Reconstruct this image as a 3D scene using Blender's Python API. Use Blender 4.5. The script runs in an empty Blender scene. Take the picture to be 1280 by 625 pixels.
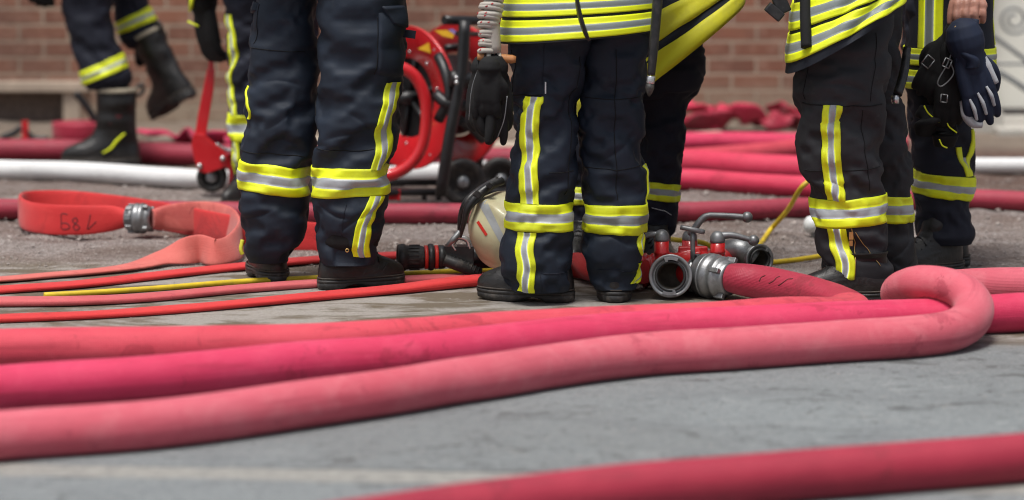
import bpy, bmesh, math, random
import numpy as np
from mathutils import Vector, Matrix, Euler

random.seed(7)
RNG = np.random.default_rng(11)
SC = bpy.context.scene
COL = SC.collection
R = math.radians
PI = math.pi

# ------------------------------------------------------------------ camera
CAM_H = 1.25
F_PX = 3500.0                      # focal length in pixels of a 1280 px wide frame
THETA = math.atan((312.5 + 157.0) / F_PX)
cam_data = bpy.data.cameras.new('camera')
cam = bpy.data.objects.new('camera', cam_data)
COL.objects.link(cam)
cam.location = (0, 0, CAM_H)
cam.rotation_euler = (PI / 2 - THETA, 0, 0)
cam_data.sensor_width = 36
cam_data.lens = F_PX / 1280 * 36
cam_data.clip_end = 500
cam_data.dof.use_dof = True
cam_data.dof.focus_distance = 8.3
cam_data.dof.aperture_fstop = 1.8
cam_data.dof.aperture_blades = 0
SC.camera = cam

def _ray(px, py):
    x = (px - 640) / F_PX; y = -(py - 312.5) / F_PX
    c, s = math.cos(THETA), math.sin(THETA)
    # camera: right=X, up=(0,s,c), forward=(0,c,-s)
    return np.array([x, y * s + c, y * c - s])

def G(px, py, z=0.0):
    """point at height z seen at this place of the photograph"""
    d = _ray(px, py); t = (z - CAM_H) / d[2]
    return np.array([0, 0, CAM_H]) + d * t

def V(px, py, Y):
    """point at distance Y seen at this place of the photograph"""
    d = _ray(px, py); t = Y / d[1]
    return np.array([0, 0, CAM_H]) + d * t

def YG(py):
    return G(640, py)[1]

# ------------------------------------------------------------------ objects
def tag(o, label=None, cat=None, group=None, kind=None):
    if label: o['label'] = label
    if cat: o['category'] = cat
    if group: o['group'] = group
    if kind: o['kind'] = kind
    return o

def empty(name, loc, label, cat, group=None):
    o = bpy.data.objects.new(name, None)
    o.empty_display_size = 0.1
    COL.objects.link(o)
    o.location = Vector(loc)
    return tag(o, label, cat, group)

def link_mesh(name, me, parent=None, mats=None, smooth=True):
    o = bpy.data.objects.new(name, me)
    COL.objects.link(o)
    if mats is not None:
        for m in (mats if isinstance(mats, (list, tuple)) else [mats]):
            me.materials.append(m)
    if smooth:
        me.shade_smooth()
    if parent is not None:
        # meshes are authored in world space; keep them there
        o.parent = parent
        o.matrix_parent_inverse = world_of(parent).inverted()
    return o

def world_of(o):
    m = Matrix.LocRotScale(o.location, o.rotation_euler, o.scale)
    if o.parent is not None:
        return world_of(o.parent) @ o.matrix_parent_inverse @ m
    return m

class MB:
    """collects grids, lathes, boxes and tubes; builds one mesh object"""
    def __init__(s):
        s.v = []; s.f = []; s.m = []; s.uv = []; s.sm = []; s.n = 0
    def add(s, verts, faces, mat=0, uvs=None, smooth=True):
        verts = np.asarray(verts, float).reshape(-1, 3)
        b = s.n
        s.v.append(verts); s.n += len(verts)
        for i, f in enumerate(faces):
            s.f.append([b + k for k in f])
            s.m.append(mat[i] if isinstance(mat, (list, np.ndarray)) else mat)
            s.uv.append([uvs[k] for k in f] if uvs is not None else None)
            s.sm.append(smooth)
        return s
    def grid(s, P, close_u=True, mat=0, cap0=False, cap1=False, uv=None, smooth=True):
        """P (nv,nu,3)"""
        P = np.asarray(P, float); nv, nu = P.shape[:2]
        if uv is None:
            # u around in metres, v along in metres
            dv = np.linalg.norm(np.diff(P.mean(1), axis=0), axis=1) if nv > 1 else np.zeros(0)
            vv = np.concatenate([[0], np.cumsum(dv)])
            per = np.linalg.norm(np.roll(P, -1, 1) - P, axis=2).sum(1).mean()
            uv_u = np.arange(nu + 1) / nu * per
        else:
            vv, uv_u = uv
        faces = []; fu = []; mats = []
        nn = nu if close_u else nu - 1
        b = s.n
        s.v.append(P.reshape(-1, 3)); s.n += nv * nu
        for i in range(nv - 1):
            mi = mat[i] if isinstance(mat, (list, np.ndarray)) else mat
            for j in range(nn):
                k = (j + 1) % nu
                s.f.append([b + i * nu + j, b + i * nu + k, b + (i + 1) * nu + k, b + (i + 1) * nu + j])
                s.m.append(mi); s.sm.append(smooth)
                s.uv.append([(uv_u[j], vv[i]), (uv_u[j + 1], vv[i]), (uv_u[j + 1], vv[i + 1]), (uv_u[j], vv[i + 1])])
        for flag, i, rev in ((cap0, 0, True), (cap1, nv - 1, False)):
            if flag:
                idx = [b + i * nu + j for j in range(nu)]
                s.f.append(idx[::-1] if rev else idx)
                s.m.append(mat if not isinstance(mat, (list, np.ndarray)) else mat[0 if rev else -1])
                s.uv.append([(0, 0)] * nu); s.sm.append(False)
        return s
    def box(s, c, size, rot=None, mat=0):
        c = np.asarray(c, float); h = np.asarray(size, float) / 2
        vs = np.array([[x, y, z] for x in (-1, 1) for y in (-1, 1) for z in (-1, 1)]) * h
        if rot is not None:
            vs = vs @ np.array(rot).T
        F = [[0, 1, 3, 2], [4, 6, 7, 5], [0, 4, 5, 1], [2, 3, 7, 6], [0, 2, 6, 4], [1, 5, 7, 3]]
        return s.add(vs + c, F, mat, smooth=False)
    def lathe(s, c, axis, prof, n=48, mat=0, cap=True):
        """prof: list of (along, radius)"""
        axis = np.asarray(axis, float); axis = axis / np.linalg.norm(axis)
        e1 = np.cross(axis, [0, 0, 1.0])
        if np.linalg.norm(e1) < .05: e1 = np.cross(axis, [0, 1.0, 0])
        e1 /= np.linalg.norm(e1); e2 = np.cross(axis, e1)
        a = np.arange(n) / n * 2 * PI
        P = np.array([np.asarray(c) + axis * t + r * (np.cos(a)[:, None] * e1 + np.sin(a)[:, None] * e2) for t, r in prof])
        return s.grid(P, True, mat, cap0=cap and prof[0][1] > 1e-6, cap1=cap and prof[-1][1] > 1e-6)
    def tube(s, pts, r, n=14, mat=0, sub=8, smooth=True, cap=True):
        P = catmull(np.asarray(pts, float), sub) if sub > 1 else np.asarray(pts, float)
        rr = np.interp(np.linspace(0, 1, len(P)), np.linspace(0, 1, len(np.atleast_1d(r))), np.atleast_1d(r)) if np.ndim(r) else np.full(len(P), r)
        return s.grid(ring_sweep(P, rr, n), True, mat, cap, cap)
    def build(s, name, mats, parent=None, flat=False, auto=35):
        me = bpy.data.meshes.new(name)
        V_ = np.concatenate(s.v) if s.v else np.zeros((0, 3))
        me.from_pydata(V_.tolist(), [], s.f)
        me.polygons.foreach_set('material_index', s.m)
        uvl = me.uv_layers.new(name='uv')
        flatuv = []
        for f, u in zip(s.f, s.uv):
            flatuv.extend(u if u is not None else [(0, 0)] * len(f))
        uvl.data.foreach_set('uv', np.array(flatuv, float).ravel())
        o = link_mesh(name, me, parent, mats, smooth=False)
        me.polygons.foreach_set('use_smooth', [False if flat else bool(x) for x in s.sm])
        me.update()
        return o

def catmull(P, sub=8, closed=False):
    P = np.asarray(P, float)
    if len(P) < 3:
        return np.array([P[0] + (P[-1] - P[0]) * t for t in np.linspace(0, 1, sub + 1)])
    A = np.vstack([2 * P[0] - P[1], P, 2 * P[-1] - P[-2]])
    # centripetal knots
    pos = A[:, :3]
    d = np.maximum(np.linalg.norm(np.diff(pos, axis=0), axis=1), 1e-6) ** .5
    t = np.concatenate([[0], np.cumsum(d)])
    out = []
    for i in range(1, len(A) - 2):
        for k in range(sub):
            x = t[i] + (t[i + 1] - t[i]) * k / sub
            A1 = (t[i] - x) / (t[i] - t[i - 1]) * A[i - 1] + (x - t[i - 1]) / (t[i] - t[i - 1]) * A[i]
            A2 = (t[i + 1] - x) / (t[i + 1] - t[i]) * A[i] + (x - t[i]) / (t[i + 1] - t[i]) * A[i + 1]
            A3 = (t[i + 2] - x) / (t[i + 2] - t[i + 1]) * A[i + 1] + (x - t[i + 1]) / (t[i + 2] - t[i + 1]) * A[i + 2]
            B1 = (t[i + 1] - x) / (t[i + 1] - t[i - 1]) * A1 + (x - t[i - 1]) / (t[i + 1] - t[i - 1]) * A2
            B2 = (t[i + 2] - x) / (t[i + 2] - t[i]) * A2 + (x - t[i]) / (t[i + 2] - t[i]) * A3
            out.append((t[i + 1] - x) / (t[i + 1] - t[i]) * B1 + (x - t[i]) / (t[i + 1] - t[i]) * B2)
    out.append(A[-2])
    return np.array(out)

def ring_sweep(P, r, n=14):
    T = np.gradient(P, axis=0); T /= np.linalg.norm(T, axis=1)[:, None] + 1e-12
    N = np.zeros_like(P)
    ref = np.array([0, 0, 1.0]) if abs(T[0][2]) < .9 else np.array([1.0, 0, 0])
    n0 = np.cross(T[0], ref); n0 /= np.linalg.norm(n0); N[0] = n0
    for i in range(1, len(P)):
        v = N[i - 1] - T[i] * np.dot(N[i - 1], T[i]); N[i] = v / (np.linalg.norm(v) + 1e-12)
    B = np.cross(T, N)
    a = np.arange(n) / n * 2 * PI
    return P[:, None] + r[:, None, None] * (np.cos(a)[None, :, None] * N[:, None] + np.sin(a)[None, :, None] * B[:, None])

def hose_sweep(ctrl, n=28, sub=14, power=2.0, seed=0, wob=0.0):
    """ctrl rows: x,y,z, half width, half height, roll(deg). Returns grid (nv,n,3)."""
    C = catmull(np.asarray(ctrl, float), sub)
    P = C[:, :3]; a, b = np.abs(C[:, 3]), np.abs(C[:, 4]); roll = np.radians(C[:, 5])
    T = np.gradient(P, axis=0); T /= np.linalg.norm(T, axis=1)[:, None] + 1e-12
    Z = np.array([0, 0, 1.0])
    side = np.cross(T, Z); side /= np.linalg.norm(side, axis=1)[:, None] + 1e-9
    up = np.cross(side, T)
    S = np.cos(roll)[:, None] * side + np.sin(roll)[:, None] * up
    U = -np.sin(roll)[:, None] * side + np.cos(roll)[:, None] * up
    th = np.arange(n) / n * 2 * PI
    cs = np.sign(np.cos(th)) * np.abs(np.cos(th)) ** (2 / power)
    sn = np.sign(np.sin(th)) * np.abs(np.sin(th)) ** (2 / power)
    g = P[:, None] + (a[:, None] * cs[None])[..., None] * S[:, None] + (b[:, None] * sn[None])[..., None] * U[:, None]
    if wob:
        rs = np.random.default_rng(seed)
        L = np.concatenate([[0], np.cumsum(np.linalg.norm(np.diff(P, axis=0), axis=1))])
        w = np.zeros(g.shape[:2])
        for _ in range(10):
            k = rs.uniform(2, 18); m = rs.integers(0, 4); ph = rs.uniform(0, 7); ph2 = rs.uniform(0, 7)
            w += np.sin(k * L[:, None] + ph) * np.cos(m * th[None] + ph2) / 10 * 2.2
        nrm = g - P[:, None]; nrm /= np.linalg.norm(nrm, axis=2)[..., None]
        g = g + nrm * (w * wob)[..., None]
    return g

# ------------------------------------------------------------------ materials
def mat_new(name):
    m = bpy.data.materials.new(name); m.use_nodes = True
    nt = m.node_tree; nt.nodes.clear()
    out = nt.nodes.new('ShaderNodeOutputMaterial')
    b = nt.nodes.new('ShaderNodeBsdfPrincipled')
    nt.links.new(b.outputs[0], out.inputs[0])
    return m, nt, b

def nd(nt, t, **kw):
    n = nt.nodes.new(t)
    ins = kw.pop('ins', {})
    for k, v in kw.items(): setattr(n, k, v)
    for k, v in ins.items():
        n.inputs[k].default_value = v
    return n

def lk(nt, a, b): nt.links.new(a, b)

def rgba(c): return (c[0], c[1], c[2], 1)

def noise(nt, scale, detail=4, rough=.55, vec=None, dist=0.0):
    n = nd(nt, 'ShaderNodeTexNoise', ins={'Scale': scale, 'Detail': detail, 'Roughness': rough, 'Distortion': dist})
    if vec is not None: lk(nt, vec, n.inputs['Vector'])
    return n

def ramp(nt, src, stops, interp='LINEAR'):
    r = nd(nt, 'ShaderNodeValToRGB'); cr = r.color_ramp; cr.interpolation = interp
    while len(cr.elements) > 1: cr.elements.remove(cr.elements[-1])
    cr.elements[0].position = stops[0][0]; cr.elements[0].color = rgba(stops[0][1]) if not np.isscalar(stops[0][1]) else (stops[0][1],) * 3 + (1,)
    for p, c in stops[1:]:
        e = cr.elements.new(p); e.color = rgba(c) if not np.isscalar(c) else (c, c, c, 1)
    lk(nt, src, r.inputs[0]); return r

def mixc(nt, fac, a, b, mode='MIX'):
    m = nd(nt, 'ShaderNodeMix', data_type='RGBA', blend_type=mode)
    if isinstance(fac, (int, float)): m.inputs[0].default_value = fac
    else: lk(nt, fac, m.inputs[0])
    for i, c in ((6, a), (7, b)):
        if isinstance(c, (tuple, list)): m.inputs[i].default_value = rgba(c)
        else: lk(nt, c, m.inputs[i])
    return m.outputs[2]

def bump(nt, b, h, strength=.3, dist=.01, prev=None):
    n = nd(nt, 'ShaderNodeBump', ins={'Strength': strength, 'Distance': dist})
    lk(nt, h, n.inputs['Height'])
    if prev is not None: lk(nt, prev.outputs[0], n.inputs['Normal'])
    lk(nt, n.outputs[0], b.inputs['Normal']); return n

def objvec(nt): return nd(nt, 'ShaderNodeTexCoord').outputs['Object']
def uvvec(nt): return nd(nt, 'ShaderNodeTexCoord').outputs['UV']

def mapv(nt, vec, scale=(1, 1, 1), rot=(0, 0, 0), loc=(0, 0, 0)):
    m = nd(nt, 'ShaderNodeMapping'); m.inputs['Scale'].default_value = scale
    m.inputs['Rotation'].default_value = rot; m.inputs['Location'].default_value = loc
    lk(nt, vec, m.inputs['Vector']); return m.outputs[0]

def m_fabric(name, col, col2=None, rough=.8, weave=1400, dust=None, sheen=.0):
    m, nt, b = mat_new(name)
    v = objvec(nt)
    n = noise(nt, 9, 5, .6, v)
    col2 = col2 or tuple(c * 1.5 + .002 for c in col)
    c = ramp(nt, n.outputs[0], [(.3, col), (.75, col2)]).outputs[0]
    if dust:
        n2 = noise(nt, 23, 8, .72, v)
        f = ramp(nt, n2.outputs[0], [(.56, 0.0), (.78, dust[3])]).outputs[0]
        c = mixc(nt, f, c, tuple(dust[:3]))
    lk(nt, c, b.inputs['Base Color'])
    b.inputs['Roughness'].default_value = rough
    b.inputs['Sheen Weight'].default_value = sheen; b.inputs['Sheen Roughness'].default_value = .5
    n3 = noise(nt, weave, 2, .5, v)
    n4 = noise(nt, 60, 5, .6, v)
    p = bump(nt, b, n3.outputs[0], .25, .0006)
    bump(nt, b, n4.outputs[0], .2, .002, p)
    b.inputs['Specular IOR Level'].default_value = .35
    return m

def m_plain(name, col, rough=.5, metal=0.0, var=.25, scale=30, bmp=.15, coat=0.0, spec=None, dirt=None):
    m, nt, b = mat_new(name)
    v = objvec(nt)
    n = noise(nt, scale, 6, .6, v)
    c = ramp(nt, n.outputs[0], [(.25, tuple(x * (1 - var) for x in col)), (.75, tuple(min(1, x * (1 + var)) for x in col))]).outputs[0]
    if dirt:
        n2 = noise(nt, dirt[4] if len(dirt) > 4 else 14, 8, .7, v)
        f = ramp(nt, n2.outputs[0], [(.5, 0.0), (.72, dirt[3])]).outputs[0]
        c = mixc(nt, f, c, tuple(dirt[:3]))
    lk(nt, c, b.inputs['Base Color'])
    r = ramp(nt, n.outputs[0], [(.2, max(0, rough - .1)), (.8, min(1, rough + .12))]).outputs[0]
    lk(nt, r, b.inputs['Roughness'])
    b.inputs['Metallic'].default_value = metal
    b.inputs['Coat Weight'].default_value = coat
    if spec is not None: b.inputs['Specular IOR Level'].default_value = spec
    if bmp: bump(nt, b, noise(nt, scale * 6, 4, .6, v).outputs[0], bmp, .002)
    return m
# ------------------------------------------------------------------ cloth that is really buckled: a tube with spare length, relaxed
def smooth_noise(nv, nu, rs, k=5):
    g = np.zeros((nv, nu)); v = np.arange(nv)[:, None] / nv; u = np.arange(nu)[None] / nu * 2 * PI
    for _ in range(14):
        m = rs.integers(0, k); f = rs.uniform(1, 3.2 * k); g += np.cos(m * u + rs.uniform(0, 7) + f * v * 2) * np.sin(f * v * 3 + rs.uniform(0, 7))
    return g / 14

def relax(P0, ev, eu, iters=220, seed=0, amp=.004, bend=.35, pull=.012, inner=.93, outer=1.1, pin_top=True, seeds=26, wave=(.09, .17)):
    nv, nu = P0.shape[:2]
    rs = np.random.default_rng(seed)
    C = P0.mean(1, keepdims=True)
    D0 = P0 - C; R0 = np.linalg.norm(D0, axis=2, keepdims=True)
    Nn = D0 / R0
    # start from slanting, crossing creases (the way a tube of cloth buckles), strongest where there is spare length
    zc = P0[..., 2]; u = np.arange(nu)[None] / nu * 2 * PI
    g = np.zeros((nv, nu))
    for _ in range(seeds):
        m = rs.choice([1, 2, 2, 3, 3]); lam = rs.uniform(*wave); sg = rs.choice([-1, 1]); z1 = rs.uniform(zc.min(), zc.max()); u1 = rs.uniform(0, 2 * PI)
        env = np.exp(-((zc - z1) / rs.uniform(.05, .12)) ** 2) * np.clip(.35 + np.cos(u - u1), 0, None)
        g += env * np.cos(2 * PI * zc / lam + sg * m * (u - u1))
    wt = np.clip((ev - 1) * 9, .12, 1.4)[:, None]
    P = P0 + Nn * ((g * wt)[..., None] * amp + rs.normal(0, amp * .08, (nv, nu, 1)))
    evm = ((ev[:-1] + ev[1:]) / 2)[:, None, None]
    Lv = np.linalg.norm(P0[1:] - P0[:-1], axis=2, keepdims=True) * evm
    Lu = np.linalg.norm(np.roll(P0, -1, 1) - P0, axis=2, keepdims=True) * eu[:, None, None]
    # diagonal rest lengths
    Lu_m = (Lu[:-1] + Lu[1:]) / 2
    Ld = np.sqrt(Lv ** 2 + Lu_m ** 2)
    def skip_v(k):
        return sum(Lv[i:len(Lv) - k + 1 + i] for i in range(k))
    B = [(k, w, skip_v(k), Lu * k) for k, w in ((2, bend), (4, bend * .5))]
    for it in range(iters):
        A = np.zeros_like(P); W = np.full((nv, nu, 1), 1e-6)
        def con(i0, i1, sh, L, w):
            a = P[i0]; b = P[i1] if sh == 0 else np.roll(P[i1], -sh, 1)
            d = b - a; l = np.linalg.norm(d, axis=2, keepdims=True) + 1e-9
            c = d * ((l - L) / l) * (.5 * w)
            A[i0] += c; W[i0] += w
            if sh == 0: A[i1] -= c; W[i1] += w
            else: A[i1] -= np.roll(c, sh, 1); W[i1] += w
        con(slice(0, -1), slice(1, None), 0, Lv, 1.0)
        con(slice(None), slice(None), 1, Lu, 1.0)
        con(slice(0, -1), slice(1, None), 1, Ld, .5)
        con(slice(0, -1), slice(1, None), -1, Ld, .5)
        for k, w, Lvk, Luk in B:
            con(slice(0, -k), slice(k, None), 0, Lvk, w)
            con(slice(None), slice(None), k, Luk, w)
        P = P + A / W * 1.6
        # stay around the leg
        d = P - C; d[..., 2] = 0
        d0 = D0.copy(); d0[..., 2] = 0
        r0 = np.linalg.norm(d0, axis=2, keepdims=True); r = np.linalg.norm(d, axis=2, keepdims=True) + 1e-9
        t = np.clip(r / r0, inner, outer)
        P = P + d * (t * r0 / r - 1) * .5
        P = P + (P0 - P) * pull
        P[0] = P0[0] * .5 + P[0] * .5; P[0, :, 2] = P0[0, :, 2]
        if pin_top: P[-1] = P0[-1]
    return P

def upsample(P, k=3):
    """cubic in both directions, closed in u"""
    def up(A, closed):
        n = A.shape[0]
        out = []
        idx = np.arange(n if closed else n - 1)
        g = (lambda i: A[i % n]) if closed else (lambda i: A[np.clip(i, 0, n - 1)])
        p0, p1, p2, p3 = g(idx - 1), g(idx), g(idx + 1), g(idx + 2)
        for q in range(k):
            t = q / k
            out.append(.5 * ((2 * p1) + (-p0 + p2) * t + (2 * p0 - 5 * p1 + 4 * p2 - p3) * t * t + (-p0 + 3 * p1 - 3 * p2 + p3) * t ** 3))
        o = np.stack(out, 1).reshape((-1,) + A.shape[1:])
        if not closed: o = np.concatenate([o, A[-1:]])
        return o
    P = up(P, False)
    return np.swapaxes(up(np.swapaxes(P, 0, 1), True), 0, 1)

class Tube:
    """cloth tube from outlines seen in the photograph: rows (py, left px, right px) at distance Y"""
    def __init__(s, rows, Y, yaw=0.0, depth=1.0, dmin=0, ev=None, eu=1.02, dv=.020, nu=36, seed=0, power=2.3, iters=150, ycurve=None, folds=True, up=6, tilt=None, inner=.84, outer=1.06, bend=.5, amp=.017, wave=(.10, .22), pull=.006, seeds=20, crisp=.62, crease=16):
        rows = sorted(rows, key=lambda r: -r[0])          # bottom first
        L = np.array([V(r[1], r[0], Y) for r in rows]); Rr = np.array([V(r[2], r[0], Y) for r in rows])
        z = (L[:, 2] + Rr[:, 2]) / 2; cx = (L[:, 0] + Rr[:, 0]) / 2; rx = (Rr[:, 0] - L[:, 0]) / 2
        n = max(8, int((z[-1] - z[0]) / dv))
        zz = np.linspace(z[0], z[-1], n)
        def sm(a):
            c = catmull(np.c_[z, a, np.zeros(len(z))], 12)
            return np.interp(zz, c[:, 0], c[:, 1])
        s.z = zz; s.cx = sm(cx); s.rx = sm(rx); s.nu = nu; s.Y = Y
        dep = sm(np.array([r[3] if len(r) > 3 else 0 for r in rows], float)) if any(len(r) > 3 for r in rows) else None
        s.ry = s.rx * depth if dep is None or not dep.any() else dep
        s.cy = np.full(n, Y, float) if ycurve is None else Y + np.interp(zz, [a for a, _ in ycurve], [b for _, b in ycurve])
        u = np.arange(nu) / nu * 2 * PI
        s.power = power
        rr_ = s.pol(u); cs = np.cos(u) * rr_; sn = np.sin(u) * rr_
        P = np.zeros((n, nu, 3))
        P[..., 0] = s.cx[:, None] + s.rx[:, None] * cs
        P[..., 1] = s.cy[:, None] + s.ry[:, None] * sn
        P[..., 2] = zz[:, None]
        if tilt is not None:
            hh = np.clip((zz - zz[0]) / (tilt[1]), 0, 1)
            P[..., 2] += (tilt[0] * (P[..., 0] - s.cx[:, None])) * (1 - hh[:, None]) ** 1.5
        s.P0 = P
        h = (zz - zz[0])
        if ev is None: ev = [(0, 1.1), (.2, 1.05), (1, 1.03)]
        e = np.interp(zz, [a for a, _ in ev], [b for _, b in ev])
        euv = np.full(n, eu) if np.isscalar(eu) else np.interp(zz, [a for a, _ in eu], [b for _, b in eu])
        Q = relax(P, e, euv, iters=iters, seed=seed, inner=inner, outer=outer, bend=bend, amp=amp, wave=wave, pull=pull, seeds=seeds) if folds else P
        s.P = upsample(Q, up)
        if folds:
            # crisper crests: reshape the offset from the unfolded tube
            B = upsample(P, up); C_ = B.mean(1, keepdims=True); Nr = B - C_; Nr[..., 2] = 0; Nr /= np.linalg.norm(Nr, axis=2, keepdims=True) + 1e-9
            dd = ((s.P - B) * Nr).sum(2); a_ = .0125
            t_ = np.clip(dd / a_, -1.3, .999)
            nd_ = a_ * (1 - 2 * ((1 - t_) / 2) ** crisp)
            s.P = s.P + Nr * (nd_ - np.clip(dd, -1.3 * a_, .999 * a_))[..., None]
            if crease:
                rs = np.random.default_rng(seed + 100)
                h = C_[..., 2] - C_[0, 0, 2]; uu = np.arange(B.shape[1])[None] / B.shape[1] * 2 * PI
                rm = s.rx.mean(); add = np.zeros(B.shape[:2])
                for q in range(crease):
                    band = rs.uniform()
                    hz = rs.uniform(.30, .62) if band < .6 else (rs.uniform(.03, .17) if band < .85 else rs.uniform(.62, .85))
                    u0 = rs.choice([PI, 2 * PI, 1.5 * PI, 0.5 * PI]) + rs.uniform(-.5, .5)
                    ang = rs.choice([-1, 1]) * rs.uniform(.12, .75) if band < .85 else rs.uniform(-.25, .25)
                    L_ = rs.uniform(.035, .075); w1 = rs.uniform(.0035, .006); w2 = rs.uniform(.014, .026); dp = rs.uniform(.0035, .0075); bow = rs.uniform(-3, 3)
                    du_ = (uu - u0 + PI) % (2 * PI) - PI
                    X_ = du_ * rm; Z_ = h - hz
                    p_ = X_ * math.cos(ang) + Z_ * math.sin(ang); q_ = -X_ * math.sin(ang) + Z_ * math.cos(ang) - bow * p_ ** 2
                    env = np.exp(-(p_ / L_) ** 4)
                    prof = np.where(q_ > 0, np.exp(-np.abs(q_) / w2), np.exp(-np.abs(q_) / w1)) * -1.0 + .75 * np.exp(-((q_ - .020) / .014) ** 2)
                    add += env * prof * dp
                s.P = s.P + Nr * np.clip(add, -.010, .008)[..., None]
        s.nvu, s.nuu = s.P.shape[:2]
        dU = np.roll(s.P, -1, 1) - np.roll(s.P, 1, 1); dV = np.gradient(s.P, axis=0)
        N = np.cross(dU, dV); s.N = N / (np.linalg.norm(N, axis=2)[..., None] + 1e-12)
        s.zrow = np.interp(np.linspace(0, 1, s.nvu), np.linspace(0, 1, n), zz)
    def at(s, u, z, off=0.0):
        """surface points for angles u and heights z (arrays of one shape)"""
        u = np.asarray(u, float); z = np.asarray(z, float)
        fi = np.interp(z, s.zrow, np.arange(s.nvu)); fu = (u / (2 * PI) * s.nuu) % s.nuu
        i = np.clip(fi.astype(int), 0, s.nvu - 2); a = (fi - i)[..., None]; j = fu.astype(int) % s.nuu; b = (fu - fu.astype(int))[..., None]; k = (j + 1) % s.nuu
        def bl(A): return (A[i, j] * (1 - a) * (1 - b) + A[i + 1, j] * a * (1 - b) + A[i, k] * (1 - a) * b + A[i + 1, k] * a * b)
        return bl(s.P) + bl(s.N) * off
    def zpx(s, py): return V(640, py, s.Y)[2]
    def u_at(s, px, z):
        """angle on the near side where the surface is seen at px"""
        x = (px - 640) / F_PX
        c = (V(px, 312.5, s.Y)[0] - np.interp(z, s.z, s.cx)) / np.interp(z, s.z, s.rx)
        us = np.linspace(PI, 2 * PI, 181)
        return float(np.interp(c, np.cos(us) * s.pol(us), us))
    def pol(s, u):
        return (np.abs(np.cos(u)) ** s.power + np.abs(np.sin(u)) ** s.power) ** (-1 / s.power)
    def hband(s, mb, top, bot, off=.0035, u0=0, u1=2 * PI, split=((0, .33, 0), (.33, .67, 1), (.67, 1, 0)), nseg=None):
        """horizontal band; top/bot: functions of u -> z ; split rows in fraction from bottom"""
        full = abs(u1 - u0 - 2 * PI) < 1e-3
        n = nseg or (s.nuu if full else max(6, int(s.nuu * (u1 - u0) / 2 / PI)))
        uu = u0 + np.arange(n if full else n + 1) / n * (u1 - u0)
        zt = np.array([top(a) for a in uu]); zb = np.array([bot(a) for a in uu])
        fr = [0]; mats = []
        rows = []; rowmat = []
        rows.append((0, -.001))
        first = True
        for a, b, m in split:
            k = 4
            for q in range(k + 1):
                f = a + (b - a) * q / k
                o = off + (.0012 if m == 1 else 0) if 0 < q < k else off
                rows.append((f, o)); rowmat.append(m)
        rows.append((1, -.001)); rowmat.append(split[-1][2])
        P = np.array([s.at(uu, zb + (zt - zb) * f, o) for f, o in rows])
        mb.grid(P, full, mat=rowmat)
    def vband(s, mb, pts, width, off=.0045, split=((0, .33, 0), (.33, .67, 1), (.67, 1, 0)), n=None):
        """vertical stripe; pts: (py, px) on the near side"""
        zs = np.array([s.zpx(p[0]) for p in pts]); us = np.array([s.u_at(p[1], z) for p, z in zip(pts, zs)])
        return s.vband_u(mb, zs, us, width, off, split)
    def vband_u(s, mb, zs, us, width, off=.0045, split=((0, .33, 0), (.33, .67, 1), (.67, 1, 0))):
        o = np.argsort(zs); zs = np.asarray(zs, float)[o]; us = np.asarray(us, float)[o]
        n = max(4, int((zs[-1] - zs[0]) / .004))
        zz = np.linspace(zs[0], zs[-1], n)
        c = catmull(np.c_[zs, us, 0 * zs], 10) if len(zs) > 2 else np.c_[zs, us]
        uu = np.interp(zz, c[:, 0], c[:, 1])
        rr = np.interp(zz, s.z, s.rx) * .5 + np.interp(zz, s.z, s.ry) * .5
        # local arc speed |dP/du|
        sp = np.linalg.norm(s.at(uu + .05, zz) - s.at(uu - .05, zz), axis=1) / .1
        du = width / np.maximum(sp, rr * .5)
        cols = [(0, -.001)]; cm = []
        for a, b, m in split:
            for q in range(5):
                cols.append((a + (b - a) * q / 4, off + (.001 if m == 1 and 0 < q < 4 else 0))); cm.append(m)
        cols.append((1, -.001)); cm.append(split[-1][2])
        P = np.array([s.at(uu + (f - .5) * du, zz, o_) for f, o_ in cols])
        mb.grid(P[::-1], False, mat=cm[::-1])
# ------------------------------------------------------------------ materials of the place
DUST = (.11, .10, .09)
M = {}
M['navy'] = m_fabric('navy cloth', (.0066, .0112, .0205), (.0115, .0195, .035), .68, dust=(.08, .08, .08, .16))
M['navy_dark'] = m_fabric('dark navy cloth', (.0072, .0088, .017), (.013, .0155, .028), .78, dust=(.07, .07, .07, .1))
M['char'] = m_fabric('charcoal cloth', (.018, .0185, .021), (.030, .031, .035), .78, dust=(.12, .11, .1, .2))
M['jacket'] = m_fabric('jacket cloth', (.007, .009, .015), (.012, .015, .024), .8)
M['black_knit'] = m_fabric('black knit', (.0035, .0035, .004), (.009, .009, .0095), .85, weave=500, dust=(.09, .085, .08, .12))
M['blue_knit'] = m_fabric('navy glove', (.006, .0105, .027), (.012, .020, .046), .75, weave=600)
M['grey_suede'] = m_fabric('grey suede', (.30, .31, .33), (.42, .43, .45), .85)

def m_band(name, col, lo, rough, seed, dirt):
    m, nt, b = mat_new(name)
    v = objvec(nt)
    n = noise(nt, 7, 7, .68, mapv(nt, v, loc=(seed, 0, 0)))
    f = ramp(nt, n.outputs[0], [(.45, 0.0), (.8, dirt)]).outputs[0]
    n1 = noise(nt, 3, 3, .5, v)
    c0 = mixc(nt, ramp(nt, n1.outputs[0], [(.3, 0.0), (.7, 1.0)]).outputs[0], col, lo)
    lk(nt, mixc(nt, f, c0, (.16, .15, .09)), b.inputs['Base Color'])
    b.inputs['Roughness'].default_value = rough
    w = nd(nt, 'ShaderNodeTexWave', wave_type='BANDS', bands_direction='DIAGONAL', ins={'Scale': 260, 'Distortion': .5})
    lk(nt, v, w.inputs['Vector'])
    p = bump(nt, b, w.outputs['Fac'], .12, .0006)
    bump(nt, b, noise(nt, 90, 4, .6, v).outputs[0], .3, .002, p)
    return m
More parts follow.
